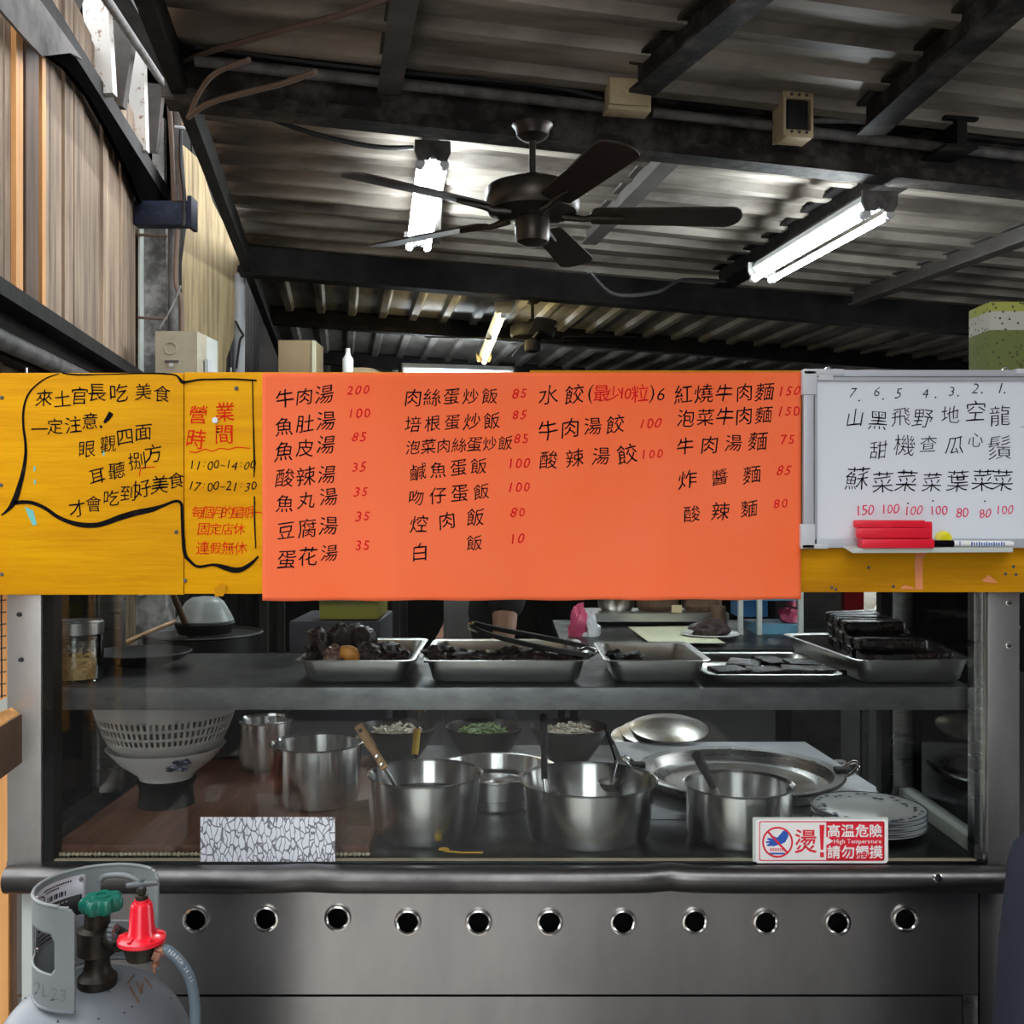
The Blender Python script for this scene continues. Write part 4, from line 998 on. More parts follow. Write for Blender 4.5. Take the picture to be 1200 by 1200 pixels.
def cpt(f, d, r=.1125): f -= 22; return Vector((GC.x - r * math.sin(R(f)), GC.y - r * math.cos(R(f)), .941 - d))
MB().tube([cpt(20 + 238 * k / 60, .001) for k in range(4, 57)], .0035, 8).build('rim_bead', m_collar, co_)
hm = MB(); hm.tube(catmull([cpt(182, .030), cpt(186, .022, .109), cpt(195, .019, .104), cpt(205, .019, .103), cpt(215, .022, .104), cpt(223, .030, .109), cpt(227, .04)]), [.006] * 37, 10)
hm.build('rolled_handle', m_collar, co_)
MB().tube([cpt(20 + 238 * k / 60, .189) for k in range(61)], .004, 8).build('weld_bead', m_cyl, gc)
# rating plate inside the collar
lp = MB()
def plate(f0, f1, d0, d1, r, nf=20): return MB().grid(lambda i, j: cpt(f0 + (f1 - f0) * i, d0 + (d1 - d0) * j, r), nf, 2)
lab = plate(97, 168, .012, .125, .1100).build('rating_plate', m_label, gc, solid=.001)
plate(106, 164, .050, .090, .1090).build('dark_print', m_dark, lab, solid=.0003)
mb = MB()
for k in range(11): 
    f = 124 + 2.2 * k; mb.grid(lambda i, j: cpt(f + (.7 + .6 * (k % 3)) * i, .035 + .010 * j, .1090), 1, 1)
for (d, f0, f1) in ((.018, 118, 152), (.024, 122, 140), (.098, 104, 150), (.106, 106, 140), (.114, 108, 130)):
    f = f0
    while f < f1: mb.grid(lambda i, j: cpt(f + 1.7 * i, d + .0032 * j, .1090), 1, 1); f += 2.6
for k in range(24): mb.grid(lambda i, j: cpt(107 + 7 * (math.cos(2 * PI * (k + i) / 24) * (1 + .25 * j)) + 4, .033 + .0075 * math.sin(2 * PI * (k + i) / 24) * (1 + .25 * j), .1090), 1, 1)
mb.build('fine_print', m_ink, lab, sharp=180)
mb = MB()
for r in range(3):
    for k in range(9 - r):
        mb.grid(lambda i, j: cpt(110 + 4.6 * k + 2.6 * i, .056 + .011 * r + .002 * j, .1088), 1, 1)
mb.build('pale_print', m_label, lab, sharp=180)
for f, d in ((101, .115), (163, .02), (101, .02), (165, .116)): MB().lathe([(0, .003), (.004, .003), (.0055, 0)], cpt(f, d, .1092), 12, (math.sin(R(f - 22)), math.cos(R(f - 22)), 0)).build('rivet', m_chrome, lab)
# embossed marks and paint scratches
mb = MB()
for i, ch in enumerate('2L23'):
    put(mb, ch, 46 + 9.5 * i, (1146, 1150, 1155, 1158)[i], 20, lambda x, y: (lambda f: cpt(f, (y - 1037 - 27 * math.cos(R(f))) * 1.95 / 1200, .1146))(math.degrees(math.asin(max(-.99, min(.99, (113 - x) / 75.0))))), shear=0, rot=0, jit=.3, bold=-.012)
mb.build('embossed_mark', m_conduit, co_, sharp=180)
mb = MB()
def dome(x, z):                          # a point on the near side of the dome
    X = (x - 600) / 1200
    best = None
    for k in range(400):
        Y = 1.70 + .001 * k; P = Vector((X * Y, Y, 1.65 - (z - 600) / 1200 * Y))
        rr = math.hypot(P.x - GC.x + .012, P.y - GC.y)
        if P.z < .56: continue
        s = min(1, max(0, (P.z - .56) / .205)); a = math.asin(s); rad = .193 * max(math.cos(a), 0) ** .8
        if rr < rad: best = P; break
    return (best or Vector((X * 1.8, 1.8, .7))) + Vector((0, -.0012, .0012))
for a, b in (((157, 1143), (150, 1152)), ((152, 1156), (163, 1175)), ((160, 1151), (166, 1164)), ((166, 1164), (167, 1153)), ((170, 1146), (178, 1158))):
    mb.tube([dome(*a), dome((a[0] + b[0]) / 2, (a[1] + b[1]) / 2), dome(*b)], .0016, 6)
mb.build('paint_scratch', m_brownwood, gc)
mb = MB()
for a in ((146, 1187), (108, 1163), (155, 1180), (116, 1194), (68, 1197), (128, 1162), (30, 1170), (12, 1186), (200, 1170)): mb.blob(dome(*a), (.0025, .002, .0012), a[0], .1, 1, 1)
mb.build('paint_chip', m_dark, gc)
# valve and handwheel
V0 = Vector((px(114, 1.93), 1.93, .76))
MB().lathe([(0, 0), (.036, 0), (.036, .02), (.030, .026), (.026, .03), (.022, .05), (.024, .06), (.036, .066), (.036, .11), (.024, .115), (.022, .145), (.0, .145)], V0 - Vector((0, 0, .005)), 28).build('valve_body', m_brass, gc)
VB = V0 + Vector((.012, -.01, .155))
m = MB()
ring = [[], [], [], []]
for k in range(72):
    a = 2 * PI * k / 72; r = .036 + .0045 * math.cos(a * 7)
    for q, (f, z) in enumerate(((.86, -.012), (1.0, -.004), (1.0, .008), (.86, .015))): ring[q].append(VB + Vector((r * f * math.cos(a), r * f * math.sin(a), z)))
m.loft(ring).build('handwheel', m_green, gc)
MB().lathe([(.010, .004), (.010, .018), (.016, .018), (.0165, .013)], VB, 24, (0, 0, 1)).build('handwheel_hub', m_green, gc)
put_m = MB()
for i, ch in enumerate('OPEN'): put(put_m, ch, 0 + i * 10 - 15, 0, 12, lambda x, y: VB + Vector((x * .0009, -.022 - y * .0009, .0156)), jit=0, rot=0, shear=0)
put_m.build('embossed_word', m_green, gc, sharp=180)
MB().cyl(V0 + Vector((.0, 0, .09)), V0 + Vector((.055, -.03, .092)), .018, None, 18).build('valve_outlet', m_brass, gc)
# regulator
RG = Vector((px(166, 1.86), 1.86, pz(1097, 1.86)))
rg = thing('gas_regulator', 'bright red bell-shaped gas regulator screwed to the cylinder valve', 'regulator', tuple(RG))
MB().lathe([(0, -.012), (.038, -.012), (.0425, -.009), (.0425, -.002), (.036, .002), (.026, .005), (.023, .012), (.0195, .056), (.017, .061), (.013, .062), (.013, .067), (0, .068)], RG, 40).build('bell', m_regred, rg)
for k in range(6):
    a = R(60 * k + 15); MB().bar(RG + Vector((.027 * math.cos(a), .027 * math.sin(a), .006)), RG + Vector((.039 * math.cos(a), .039 * math.sin(a), .002)), .006, .006, .0015).build('flange_lug', m_regred, rg)
MB().lathe([(0, .066), (.011, .066), (.011, .074), (.007, .076), (.009, .082), (.007, .088), (0, .088)], RG, 20).build('spindle_nut', m_brass, rg)
MB().tube([RG + Vector((-.026, -.004, .093)), RG + Vector((0, 0, .095)), RG + Vector((.028, .004, .096))], [.005, .0065, .005], 10).cyl(RG + Vector((0, 0, .085)), RG + Vector((0, 0, .103)), .007, .005, 12).build('tee_handle', m_darkgrey, rg)
MB().cyl(RG + Vector((0, 0, -.011)), RG + Vector((0, 0, -.04)), .034, .026, 28).build('lower_body', m_brass, rg)
MB().cyl(RG + Vector((-.03, .015, -.018)), RG + Vector((-.075, .055, -.014)), .017, .015, 18).build('coupling', m_brass, rg)
kn = MB()
for k in range(10):
    a = 2 * PI * k / 10; kn.cyl(RG + Vector((-.052, .012, .0)) + Vector((.0, .013 * math.cos(a), .013 * math.sin(a))), RG + Vector((-.064, .02, .0)) + Vector((.0, .013 * math.cos(a), .013 * math.sin(a))), .004, None, 8)
kn.build('union_nut', m_darkgrey, rg)
H0 = RG + Vector((.022, -.004, -.024))
MB().cyl(RG + Vector((.015, 0, -.022)), H0 + Vector((.016, -.002, -.004)), .009, None, 14).build('outlet', m_chrome, rg)
hs = thing('gas_hose', 'grey rubber gas hose running down from the red regulator', 'hose', tuple(H0))
hp = [H0 + Vector((.008, -.001, -.001)), W(196, 1114, 1.858), W(212, 1128, 1.87), W(223, 1148, 1.885), W(228, 1175, 1.90), W(229, 1205, 1.91), W(232, 1300, 1.95), W(238, 1420, 2.1)]
hp2 = catmull(hp, 8)
MB().tube([Vector(p) for p in hp2], .0098, 16).build('hose', m_hose, hs)
mb = MB()
hc = [Vector(p) for p in hp2]
for i, ch in enumerate('FERECH 24 11'):
    if ch == ' ': continue
    t = 9 + i * 1.35; k = int(t); P0 = hc[k].lerp(hc[k + 1], t - k); d = (hc[k + 1] - hc[k]).normalized()
    n = d.cross(Vector((0, 1, 0))).normalized(); n = n if n.x > 0 else -n
    fr = Vector((0, -1, 0)); o = (n * .55 + fr * .84).normalized(); uu = d.cross(o).normalized(); uu = uu if uu.dot(n) > 0 else -uu
    put(mb, ch, 0, 0, 10, lambda x, y: P0 + o * .0102 + d * x * .0009 - uu * y * .0009, jit=0, rot=0, shear=0)
mb.build('printed_mark', m_white, hs, sharp=180)
cl = MB(); dd = (hc[4] - hc[2]).normalized()
cl.tube([hc[3] - dd * .006, hc[3] + dd * .008], .0125, 18); cl.box(hc[3] + Vector((-.002, -.013, -.004)), (.014, .010, .016), (0, .4, 0), .002)
cl.build('hose_clamp', m_copper, hs)
MB().cyl(hc[3] + Vector((-.004, -.013, -.006)), hc[3] + Vector((-.006, -.013, -.034)), .0045, .003, 10).cyl(hc[3] + Vector((-.004, -.013, -.016)), hc[3] + Vector((-.005, -.013, -.022)), .0075, None, 10).build('clamp_screw', m_copper, hs)

# ================================================================ ON THE DECK
chop = thing('chopping_board', 'red-brown wooden board under the left pots behind the glass', 'board', tuple(W(300, 1008, 2.46)))
MB().bb(px(66, 2.47), px(434, 2.47), 2.455, 3.35, DECK + .003, DECK + .026, .004).build('board', m_board, chop)
MB().prism([W(405, 943, 2.72), W(432, 938, 2.74), W(437, 1002, 2.47), W(428, 1005, 2.46), W(418, 975, 2.58), W(410, 985, 2.54)], (0, 0, .004)).build('torn_paper', m_brownwood, chop)
mt = MB(); x = px(64, 2.44)
k = 0
while x < px(434, 2.44):
    mt.blob((x, 2.444, DECK + .006), (.006, .004, .0055), k, .3, 1.5, 1); x += .0105; k += 1
solo('woven_mat_edge', mt, m_mat, 'frayed straw mat edge along the front of the red-brown board', 'mat', sharp=60)['kind'] = 'stuff'

def pot(cx, cy, z0, r, h, label, name='cooking_pot', rb=None, cont=.45, handles=True, rot=0, contm=None, side=True):
    rb = rb or r * .92
    t = thing(name, label, 'pot', (cx, cy, z0), 'steel pots behind the glass')
    o = Vector((cx, cy, z0))
    MB().lathe([(0, 0), (rb - .025, 0), (rb - .008, .006), (rb, .022), (r - .004, h - .006), (r + .004, h - .003), (r + .005, h), (r, h + .001), (r - .006, h - .006), (rb - .003, .024), (rb - .012, .008), (0, .006)], o, 72).build('body', m_pot, t)
    ri = (rb - .006) + (r - rb) * max(0, cont * h - .022) / (h - .028) - .002
    if cont: MB().lathe([(0, h * cont), (ri, h * cont), (ri - .001, h * cont - .004), (0, h * cont - .004)], o, 48).build('soup', contm or m_dregs, t)
    if side:
        for s in (0, PI):
            a = rot + s; d = Vector((math.cos(a), math.sin(a), 0)); x_ = Vector((-math.sin(a), math.cos(a), 0))
            MB().tube(catmull([o + d * (r - .004) + x_ * -.04 + Vector((0, 0, h * .72)), o + d * (r + .03) + x_ * -.035 + Vector((0, 0, h * .74)), o + d * (r + .03) + x_ * .035 + Vector((0, 0, h * .74)), o + d * (r - .004) + x_ * .04 + Vector((0, 0, h * .72))]), .005, 8).build('handle', m_pot, t)
    return t
ZB = DECK + .026
pot(-.535, 2.815, ZB, .124, .166, 'straight steel pot standing on the red-brown board behind the worn sticker', rb=.116, cont=.5, side=False)
pot(-.833 + .06, 3.20, ZB, .085, .15, 'small steel pot at the back of the board behind the white colander', cont=.4, side=False)
pot(-.221, 2.615, DECK, .143, .158, 'round-bottomed steel pot holding the wooden-handled ladle', rb=.128, cont=.62, side=False)
pot(.195, 2.612, DECK, .172, .144, 'widest steel pot, front centre behind the glass', rb=.155, cont=.35, side=False)
pot(.573, 2.588, DECK, .135, .138, 'steel pot behind the red and white warning sticker', rb=.13, cont=.3, side=False)
def ladle(a, b, c, label, hm, wide=.012, hl=.5, cat='ladle'):
    a, b, c = Vector(a), Vector(b), Vector(c)
    t = thing('ladle', label, cat, tuple(c), None)
    mid = a.lerp(b, .98)
    MB().tube(catmull([a, a.lerp(mid, .1), a.lerp(mid, .5), mid]), [wide * .6] + [wide] * 12 + [wide * .8] * 6, 14).build('handle', hm, t)
    MB().tube([mid, b.lerp(c, .4), c], [.006, .0055, .005], 10).build('stem', m_pot, t)
    MB().lathe([(0, -.02), (.02, -.017), (.032, -.004), (.036, .006), (.034, .006), (.02, -.014), (0, -.017)], c - Vector((0, 0, .0)), 24).build('bowl', m_pot, t)
    if hm is m_wood:
        for k in (.72, .9): MB().lathe([(0, .003), (.004, .002), (.005, 0)], a.lerp(mid, k) + Vector((.0, -wide, .003)), 10, (.2, -1, .3)).build('rivet', m_chrome, t)
        MB().lathe([(.0, .002), (.005, .002), (.005, 0)], a.lerp(mid, .1) + Vector((.0, -wide * .98, .0)), 12, (.2, -1, .3)).build('hanging_hole', m_dark, t)
    return t
ladle(W(420, 850, 2.62), W(452, 902, 2.58), W(470, 932, 2.60), 'ladle with a riveted wooden handle leaning in a steel pot', m_wood, .0125)
ladle(W(637, 838, 2.74), W(638, 915, 2.60), W(640, 934, 2.585), 'black-handled ladle standing upright in the widest pot', m_rubber, .010)
ladle(W(816, 884, 2.50), W(836, 922, 2.56), W(848, 940, 2.58), 'flat black-handled ladle leaning left in the pot behind the warning sticker', m_rubber, .012)
ladle(W(709, 852, 2.86), W(722, 893, 2.72), W(716, 918, 2.67), 'black-gripped ladle with a bright stem leaning at the back of the widest pot', m_rubber, .004)
sp = thing('serving_spoon', 'serving spoon with a mustard yellow grip behind the ladle pot', 'spoon', tuple(W(487, 895, 3.0)))
MB().tube([W(489, 855, 2.98), W(486, 885, 2.94)], .0105, 12).build('grip', m_mustardstain, sp)
MB().tube([W(492, 833, 3.0), W(489, 856, 2.98)], .004, 8).build('stem', m_pot, sp)
MB().tube([W(486, 885, 2.94), W(484, 925, 2.90)], .008, 8).build('tail', m_rubber, sp)
MB().blob(W(493, 826, 3.0), (.022, .014, .028), 1, 0, 1, 2).build('bowl', m_pot, sp)
solo('mustard_streak', MB().blob(W(520, 995, 2.475) + Vector((0, 0, .0)), (.013, .012, .003), 2, .35, 2, 2).tube([W(520, 997, 2.47), W(540, 999, 2.465), W(566, 999, 2.463)], .0022, 6), m_mustardstain, 'yellow mustard streak on the dark deck in front of the ladle pot', 'mustard stain')

# wide lidded tray between the pots
bs = thing('round_steel_basin', 'stacked round steel basin between the ladle pot and the widest pot', 'basin', (-.05, 2.93, DECK))
o = Vector((-.05, 2.93, DECK))
MB().lathe([(0, 0), (.13, 0), (.14, .006), (.142, .03), (.150, .034), (.150, .04), (.165, .042), (.168, .085), (.178, .090), (.178, .094), (.165, .093), (.155, .05), (.10, .046), (.07, .058), (0, .06)], o, 64).build('body', m_pot, bs)
MB().lathe([(.115, .048), (.12, .056), (.126, .048)], o, 56, (0, 0, 1), True).build('inner_ring', m_chrome, bs)
# stove plate and the big pan
sv = thing('stove_plate', 'bright steel stove plate at the back right of the deck', 'stove plate', (.7, 3.2, DECK))
PL = [(.36, 2.74), (.95, 2.74), (1.075, 2.93), (1.03, 3.60), (.36, 3.60)]
MB().prism([(x, y, DECK + .001) for x, y in PL], (0, 0, .014)).build('plate', m_stove, sv)
pan = thing('round_pan', 'very wide shallow steel pan with ring handles behind the right pot', 'pan', (.672, 3.03, DECK + .015))
o = Vector((.672, 3.03, DECK + .015))
MB().lathe([(0, .0), (.24, .0), (.262, .006), (.275, .035), (.30, .04), (.303, .044), (.297, .048), (.27, .044), (.256, .014), (.23, .008), (0, .008)], o, 80).build('body', m_steel, pan)
MB().lathe([(0, .016), (.215, .014), (.22, .010), (0, .010)], o, 64).build('greasy_bottom', m_potin, pan)
for a in (-.10, PI - .1):
    d = Vector((math.cos(a), math.sin(a), 0)); x_ = Vector((-math.sin(a), math.cos(a), 0))
    b0 = o + d * .300 + Vector((0, 0, .048))
    hd = MB().tube([b0 + x_ * (.045 * math.cos(2 * PI * k / 20)) + d * (.018 + .024 * math.sin(2 * PI * k / 20)) + Vector((0, 0, .008 + .018 * math.sin(2 * PI * k / 20))) for k in range(20)], .005, 8, True).build('ring_handle', m_chrome, pan)
    MB().box(b0 + Vector((0, 0, .004)), (.05, .04, .014), (0, 0, a), .004).build('handle_lug', m_blackmetal, hd)

# plates
for i in range(4):
    lab = ['bottom plate of the white stack at the right', 'second plate from the bottom of the white stack', 'third plate from the bottom of the white stack', 'top plate of the white stack, with a dark patterned rim']
    p = thing('plate', lab[i], 'plate', (.925, 2.655, DECK + .001 + .0125 * i), 'white plates stacked at the right of the deck')
    o = Vector((.925, 2.655, DECK + .001 + .0125 * i))
    MB().lathe([(0, .002), (.06, .002), (.07, 0), (.075, .003), (.10, .007), (.142, .018), (.1435, .021), (.141, .022), (.10, .012), (.075, .008), (0, .007)], o, 64).build('dish', m_cer, p)
    MB().lathe([(.1405, .0195), (.1442, .021), (.1415, .0228), (.139, .0215)], o, 64, (0, 0, 1), True).build('rim_line', m_navyprint, p)
    if i == 3:
        mb = MB(); rnd = random.Random(3)
        for k in range(34):
            a = 2 * PI * k / 34 + rnd.uniform(-.05, .05); r = rnd.uniform(.108, .130); z = .0135 + (r - .10) * .24 + .0006
            mb.blob(o + Vector((r * math.cos(a), r * math.sin(a), z)), (rnd.uniform(.004, .010), rnd.uniform(.004, .009), .0008), k, .3, 1.5, 1)
        mb.build('rim_pattern', m_navyprint, p)

# dark bowls with toppings
def bowl(cx, cy, z0, r, h, label, foodlabel, fm, fn):
    t = thing('food_bowl', label, 'bowl', (cx, cy, z0), 'dark bowls at the back of the deck')
    o = Vector((cx, cy, z0))
    MB().lathe([(0, 0), (r * .45, 0), (r * .5, .01), (r * .8, h * .55), (r, h), (r * .985, h + .003), (r * .96, h), (r * .76, h * .55), (r * .4, .014), (0, .012)], o, 48).build('body', m_bowl, t)
    MB().lathe([(r * .975, h), (r * .99, h + .004), (r * 1.003, h)], o, 48, (0, 0, 1), True).build('rim', m_brass, t)
    mb = MB(); rnd = random.Random(int(cx * 1000))
    mb.blob(o + Vector((0, -.01, h * .72)), (r * .78, r * .70, .03), 2, .12, 2, 3)
    for k in range(60):
        a = rnd.uniform(0, 2 * PI); q = r * .6 * math.sqrt(rnd.random())
        mb.box(o + Vector((q * math.cos(a), q * math.sin(a) - .01, h * .72 + .03 * (1 - (q / r) ** 2) + rnd.uniform(.0, .01))), (.022, .007, .005), (rnd.uniform(-.6, .6), rnd.uniform(-.6, .6), rnd.uniform(0, 3)))
    solo(fn, mb, fm, foodlabel, 'food')['kind'] = 'stuff'
    return t
BZ = DECK + .0
for (X, lab, fl, fm, fn) in ((466, 'dark lacquer bowl of pale noodles and greens behind the ladle handle', 'pale noodles with greens in the leftmost dark bowl', m_pale, 'noodles'),
                             (567, 'dark lacquer bowl heaped with green onion', 'heap of chopped green onion in the middle dark bowl', m_greens, 'green_onion'),
                             (667, 'dark lacquer bowl of pale shredded food behind the widest pot', 'pale shredded food in the rightmost dark bowl', m_pale, 'shredded_food')):
    bowl(px(X, 3.36), 3.36, BZ, .128, .118, lab, fl, fm, fn)
for i in range(3):
    c = Vector((px(762 + 10 * i, 3.72), 3.74, .842 + .001)) + Vector((0, -.03 * i, .022 * i))
    solo('pot_lid', MB().lathe([(.0, .028), (.05, .026), (.12, .012), (.14, .003), (.14, 0), (.12, .009), (.05, .022), (0, .024)], c - Vector((0, 0, .016 if i == 0 else .014)), 48, (.0, -.16, 1)), m_potin,
         ['lowest steel lid of the tilted pile behind the big pan', 'middle steel lid of the tilted pile behind the big pan', 'top steel lid of the tilted pile behind the big pan'][i], 'lid', 'steel lids piled behind the big pan')

# colander on its bowl, at the left
cx, cy = px(195, 2.80), 2.80
bw = thing('ceramic_bowl', 'white ceramic bowl with a navy motif under the colander', 'bowl', (cx, cy, .925))
o = Vector((cx, cy, .925))
MB().lathe([(0, 0), (.07, 0), (.075, .012), (.12, .045), (.155, .085), (.158, .088), (.15, .086), (.115, .05), (.07, .016), (0, .014)], o, 56).build('body', m_cer, bw)
mb = MB(); rnd = random.Random(5)
for k in range(12):
    a = R(-58) + rnd.uniform(-.16, .16); z = rnd.uniform(.04, .075); r = .118 + (z - .045) * .9 + .003
    mb.blob(o + Vector((r * math.cos(a), r * math.sin(a), z)), (.014, .006, .006), k, .3, 1.5, 1)
mb.build('navy_motif', m_navyprint, bw)
def colander():
    mb = MB(); N1 = 144; zs = [.0, .018, .034, .042, .056, .064, .080, .088, .104, .115, .150, .18]
    rs = [.120, .142, .153, .157, .164, .167, .173, .176, .181, .184, .192, .196]
    holes = {3, 5, 7}
    o = Vector((cx, cy, 1.0))
    V = [[mb.bm.verts.new(o + Vector((r * math.cos(2 * PI * k / N1), r * math.sin(2 * PI * k / N1), z))) for k in range(N1)] for r, z in zip(rs, zs)]
    for i in range(len(zs) - 1):
        for k in range(N1):
            if i in holes and k % 2 == 0: continue
            mb.bm.faces.new((V[i][k], V[i][(k + 1) % N1], V[i + 1][(k + 1) % N1], V[i + 1][k]))
    mb.bm.faces.new(list(reversed(V[0]))); return mb
cdr = thing('colander', 'off-white slotted plastic colander under the shelf at the left', 'colander', (cx, cy, 1.0))
colander().build('basket', m_plastic, cdr, solid=.003)
MB().lathe([(.194, .18), (.206, .182), (.207, .186), (.194, .188)], (cx, cy, 1.0), 64, (0, 0, 1), True).build('rim', m_plastic, cdr)
solo('drum_stand', MB().lathe([(0, ZB), (.075, ZB), (.07, .90), (.08, .92), (0, .92)], (cx, cy, .0), 32), m_blackpot, 'black drum stand under the ceramic bowl and colander', 'stand')

# ================================================================ ON THE SHELF
ZSH = 1.2285
def steel_tray(cx, y0, y1, wid, h, label, taper=.018, rz=0, rad=.03):
    t = thing('steel_tray', label, 'tray', (cx, (y0 + y1) / 2, ZSH), 'steel food trays on the shelf', R(rz), True)
    hx, hy = wid / 2, (y1 - y0) / 2
    L = [rrect(0, 0, hx - taper - .012, hy - taper - .012, rad, 0), rrect(0, 0, hx - taper, hy - taper, rad, .010), rrect(0, 0, hx - .006, hy - .006, rad, h - .003), rrect(0, 0, hx + .006, hy + .006, rad, h - .001),
         rrect(0, 0, hx + .008, hy + .008, rad, h), rrect(0, 0, hx + .005, hy + .005, rad, h + .0015), rrect(0, 0, hx - .008, hy - .008, rad, h - .002), rrect(0, 0, hx - taper - .002, hy - taper - .002, rad, .012), rrect(0, 0, hx - taper - .014, hy - taper - .014, rad, .003)]
    MB().loft(L).build('pan', m_tray, t, sharp=50)
    return t
cxs = lambda x, Y=2.5: px(x, Y)
t1 = steel_tray(cxs(416), 2.49, 2.92, .277, .060, 'leftmost steel tray heaped with large dark braised pieces')
t2 = steel_tray(cxs(592.5), 2.49, 2.90, .398, .060, 'wide steel tray with black tongs laid across it')
t3 = steel_tray(cxs(771), 2.49, 2.84, .246, .060, 'half-empty steel tray in the middle of the shelf')
t4 = steel_tray(cxs(908), 2.49, 2.88, .322, .026, 'shallow steel tray of thin black slabs', .012)
t5 = steel_tray(cxs(1064), 2.49, 3.03, .292, .062, 'steel tray at the right piled with black braised strips', rz=4.0)
def piece(p, rad, lab, mat, grp, seed, amp=.55, rot=None, name='braised_meat', cat='meat', freq=2.2):
    o = MB().blob(p, rad, seed, amp, freq, 3, rot).build(name, mat); return tag(centre_origin(o), lab, cat, grp)
G1 = 'braised pieces in the leftmost tray'
piece(W(372, 757, 2.58), (.030, .035, .042), 'dark maroon braised lump at the left end of the leftmost tray', m_meat, G1, 1)
piece(W(393, 752, 2.62), (.034, .03, .050), 'tall dark braised knuckle leaning left in the leftmost tray', m_meat, G1, 2, .35, (0, .5, 0))
piece(W(392, 767, 2.54), (.026, .02, .024), 'pale pinkish meat end at the front of the leftmost tray', m_pink, G1, 3)
piece(W(420, 751, 2.66), (.046, .045, .044), 'largest rounded black braised lump in the leftmost tray', m_meat, G1, 4, .25, None, 'braised_meat', 'meat', 3.0)
piece(W(410, 766, 2.535), (.026, .018, .020), 'golden fried piece at the front of the leftmost tray', m_tan, G1, 5, .15, (0, .35, 0), 'fried_piece')
piece(W(430, 765, 2.56), (.030, .03, .026), 'black bumpy lump beside the golden piece', m_meat, G1, 6, .3, None, 'braised_meat', 'meat', 3.0)
piece(W(452, 765, 2.62), (.036, .04, .026), 'flat dark piece toward the right of the leftmost tray', m_meat, G1, 7)
piece(W(470, 768, 2.60), (.022, .03, .018), 'small dark piece at the right end of the leftmost tray', m_meat, G1, 8)
G2 = 'braised pieces in the tray with the tongs'
for k, (x, y, Y, rad, lab) in enumerate(((515, 766, 2.58, (.036, .035, .024), 'reddish dark lump at the left end of the tongs tray'), (543, 769, 2.57, (.04, .03, .018), 'glossy flat piece second from the left in the tongs tray'),
        (572, 769, 2.58, (.034, .03, .016), 'dark piece in the middle of the tongs tray'), (600, 767, 2.6, (.034, .034, .02), 'dark piece under the middle of the tongs'), (628, 769, 2.58, (.034, .03, .018), 'dark piece under the right half of the tongs'),
        (655, 770, 2.58, (.03, .03, .016), 'dark piece beneath the tong tips'), (674, 771, 2.56, (.022, .026, .014), 'small dark piece at the right end of the tongs tray'))):
    piece(W(x, y, Y), rad, lab, m_meat, G2, 20 + k)
G3 = 'pieces in the half-empty tray'
piece(W(722, 770, 2.58), (.026, .03, .016), 'black glossy piece at the left of the half-empty tray', m_meat2, G3, 31)
piece(W(741, 771, 2.57), (.028, .026, .014), 'black glossy piece second from the left in the half-empty tray', m_meat2, G3, 32)
def slab(p, size, rot, lab, mat, grp, name, cat):
    o = MB().box((0, 0, 0), size, None, min(size) * .3)
    for v in o.bm.verts: v.co += noise.noise_vector(v.co * 22 + Vector(p) * 5) * .004
    ob = o.build(name, mat, sharp=70); ob.location = p; ob.rotation_euler = rot; return tag(ob, lab, cat, grp)
G4 = 'thin black slabs in the shallow tray'
for k, (x, y, Y, rz, tl, lab) in enumerate(((853, 786, 2.56, .3, .05, 'black slab at the front left of the shallow tray'), (872, 779, 2.64, -.3, .1, 'black slab tilted up at the back left of the shallow tray'), (897, 787, 2.56, .2, .04, 'black slab at the front middle of the shallow tray'),
        (905, 776, 2.68, .5, .12, 'shiny black slab on top in the middle of the shallow tray'), (935, 786, 2.56, -.2, .05, 'black slab at the front right of the shallow tray'), (940, 778, 2.66, .1, .08, 'black slab at the back right of the shallow tray'), (966, 786, 2.57, .3, .05, 'black slab at the right end of the shallow tray'))):
    slab(W(x, y, Y), (.085, .075, .014), (tl, tl * .6, rz), lab, m_meat2, G4, 'braised_slab', 'braised slab')
G5 = 'black braised strips piled in the right tray'
rows = ['front', 'second', 'third', 'back']; lays = ['bottom', 'middle', 'top']
for L_ in range(3):
    n = (7, 7, 5)[L_]
    for k in range(n):
        Y = 2.555 + .064 * k + (0, .004, .10)[L_]; xx = px((1064, 1046, 1035)[L_], 2.54) + (Y - 2.54) * .13
        w_ = (.235, .185, .16)[L_]
        lab = '%s black glossy strip from the front in the %s layer of the right tray' % (('first', 'second', 'third', 'fourth', 'fifth', 'sixth', 'seventh')[k], lays[L_])
        slab((xx, Y, ZSH + .056 + .034 * L_), (w_ * random.uniform(.92, 1.05), .056, .034), (random.uniform(-.05, .05), random.uniform(-.04, .04), random.uniform(-.06, .1)), lab, m_meat2, G5, 'braised_strip', 'braised strip')
# tongs across the second tray
tg = thing('tongs', 'black and steel tongs lying across the wide tray', 'tongs', tuple(W(630, 760, 2.6)))
for s, dz, nm in ((-1, .0, 'lower'), (1, .012, 'upper')):
    pts = [W(556, 736, 2.66), W(575, 741 + 3 * (s < 0), 2.64), W(615, 749 + 5 * (s < 0), 2.60), W(655, 757 + 5 * (s < 0), 2.56), W(690, 765 + 2 * (s < 0), 2.54)]
    m = MB(); ringz = []
    for i, p in enumerate(catmull(pts, 5)):
        p = Vector(p) + Vector((0, s * .012 * (i / 20), dz)); wv = .010 + .006 * math.sin(PI * i / 20) ; 
        ringz.append([p + Vector((0, -wv, -.005)), p + Vector((0, wv, -.005)), p + Vector((0, wv * .8, .006)), p + Vector((0, -wv * .8, .006))])
    m.loft(ringz).build('arm', m_rubber if s > 0 else m_blackpot, tg)
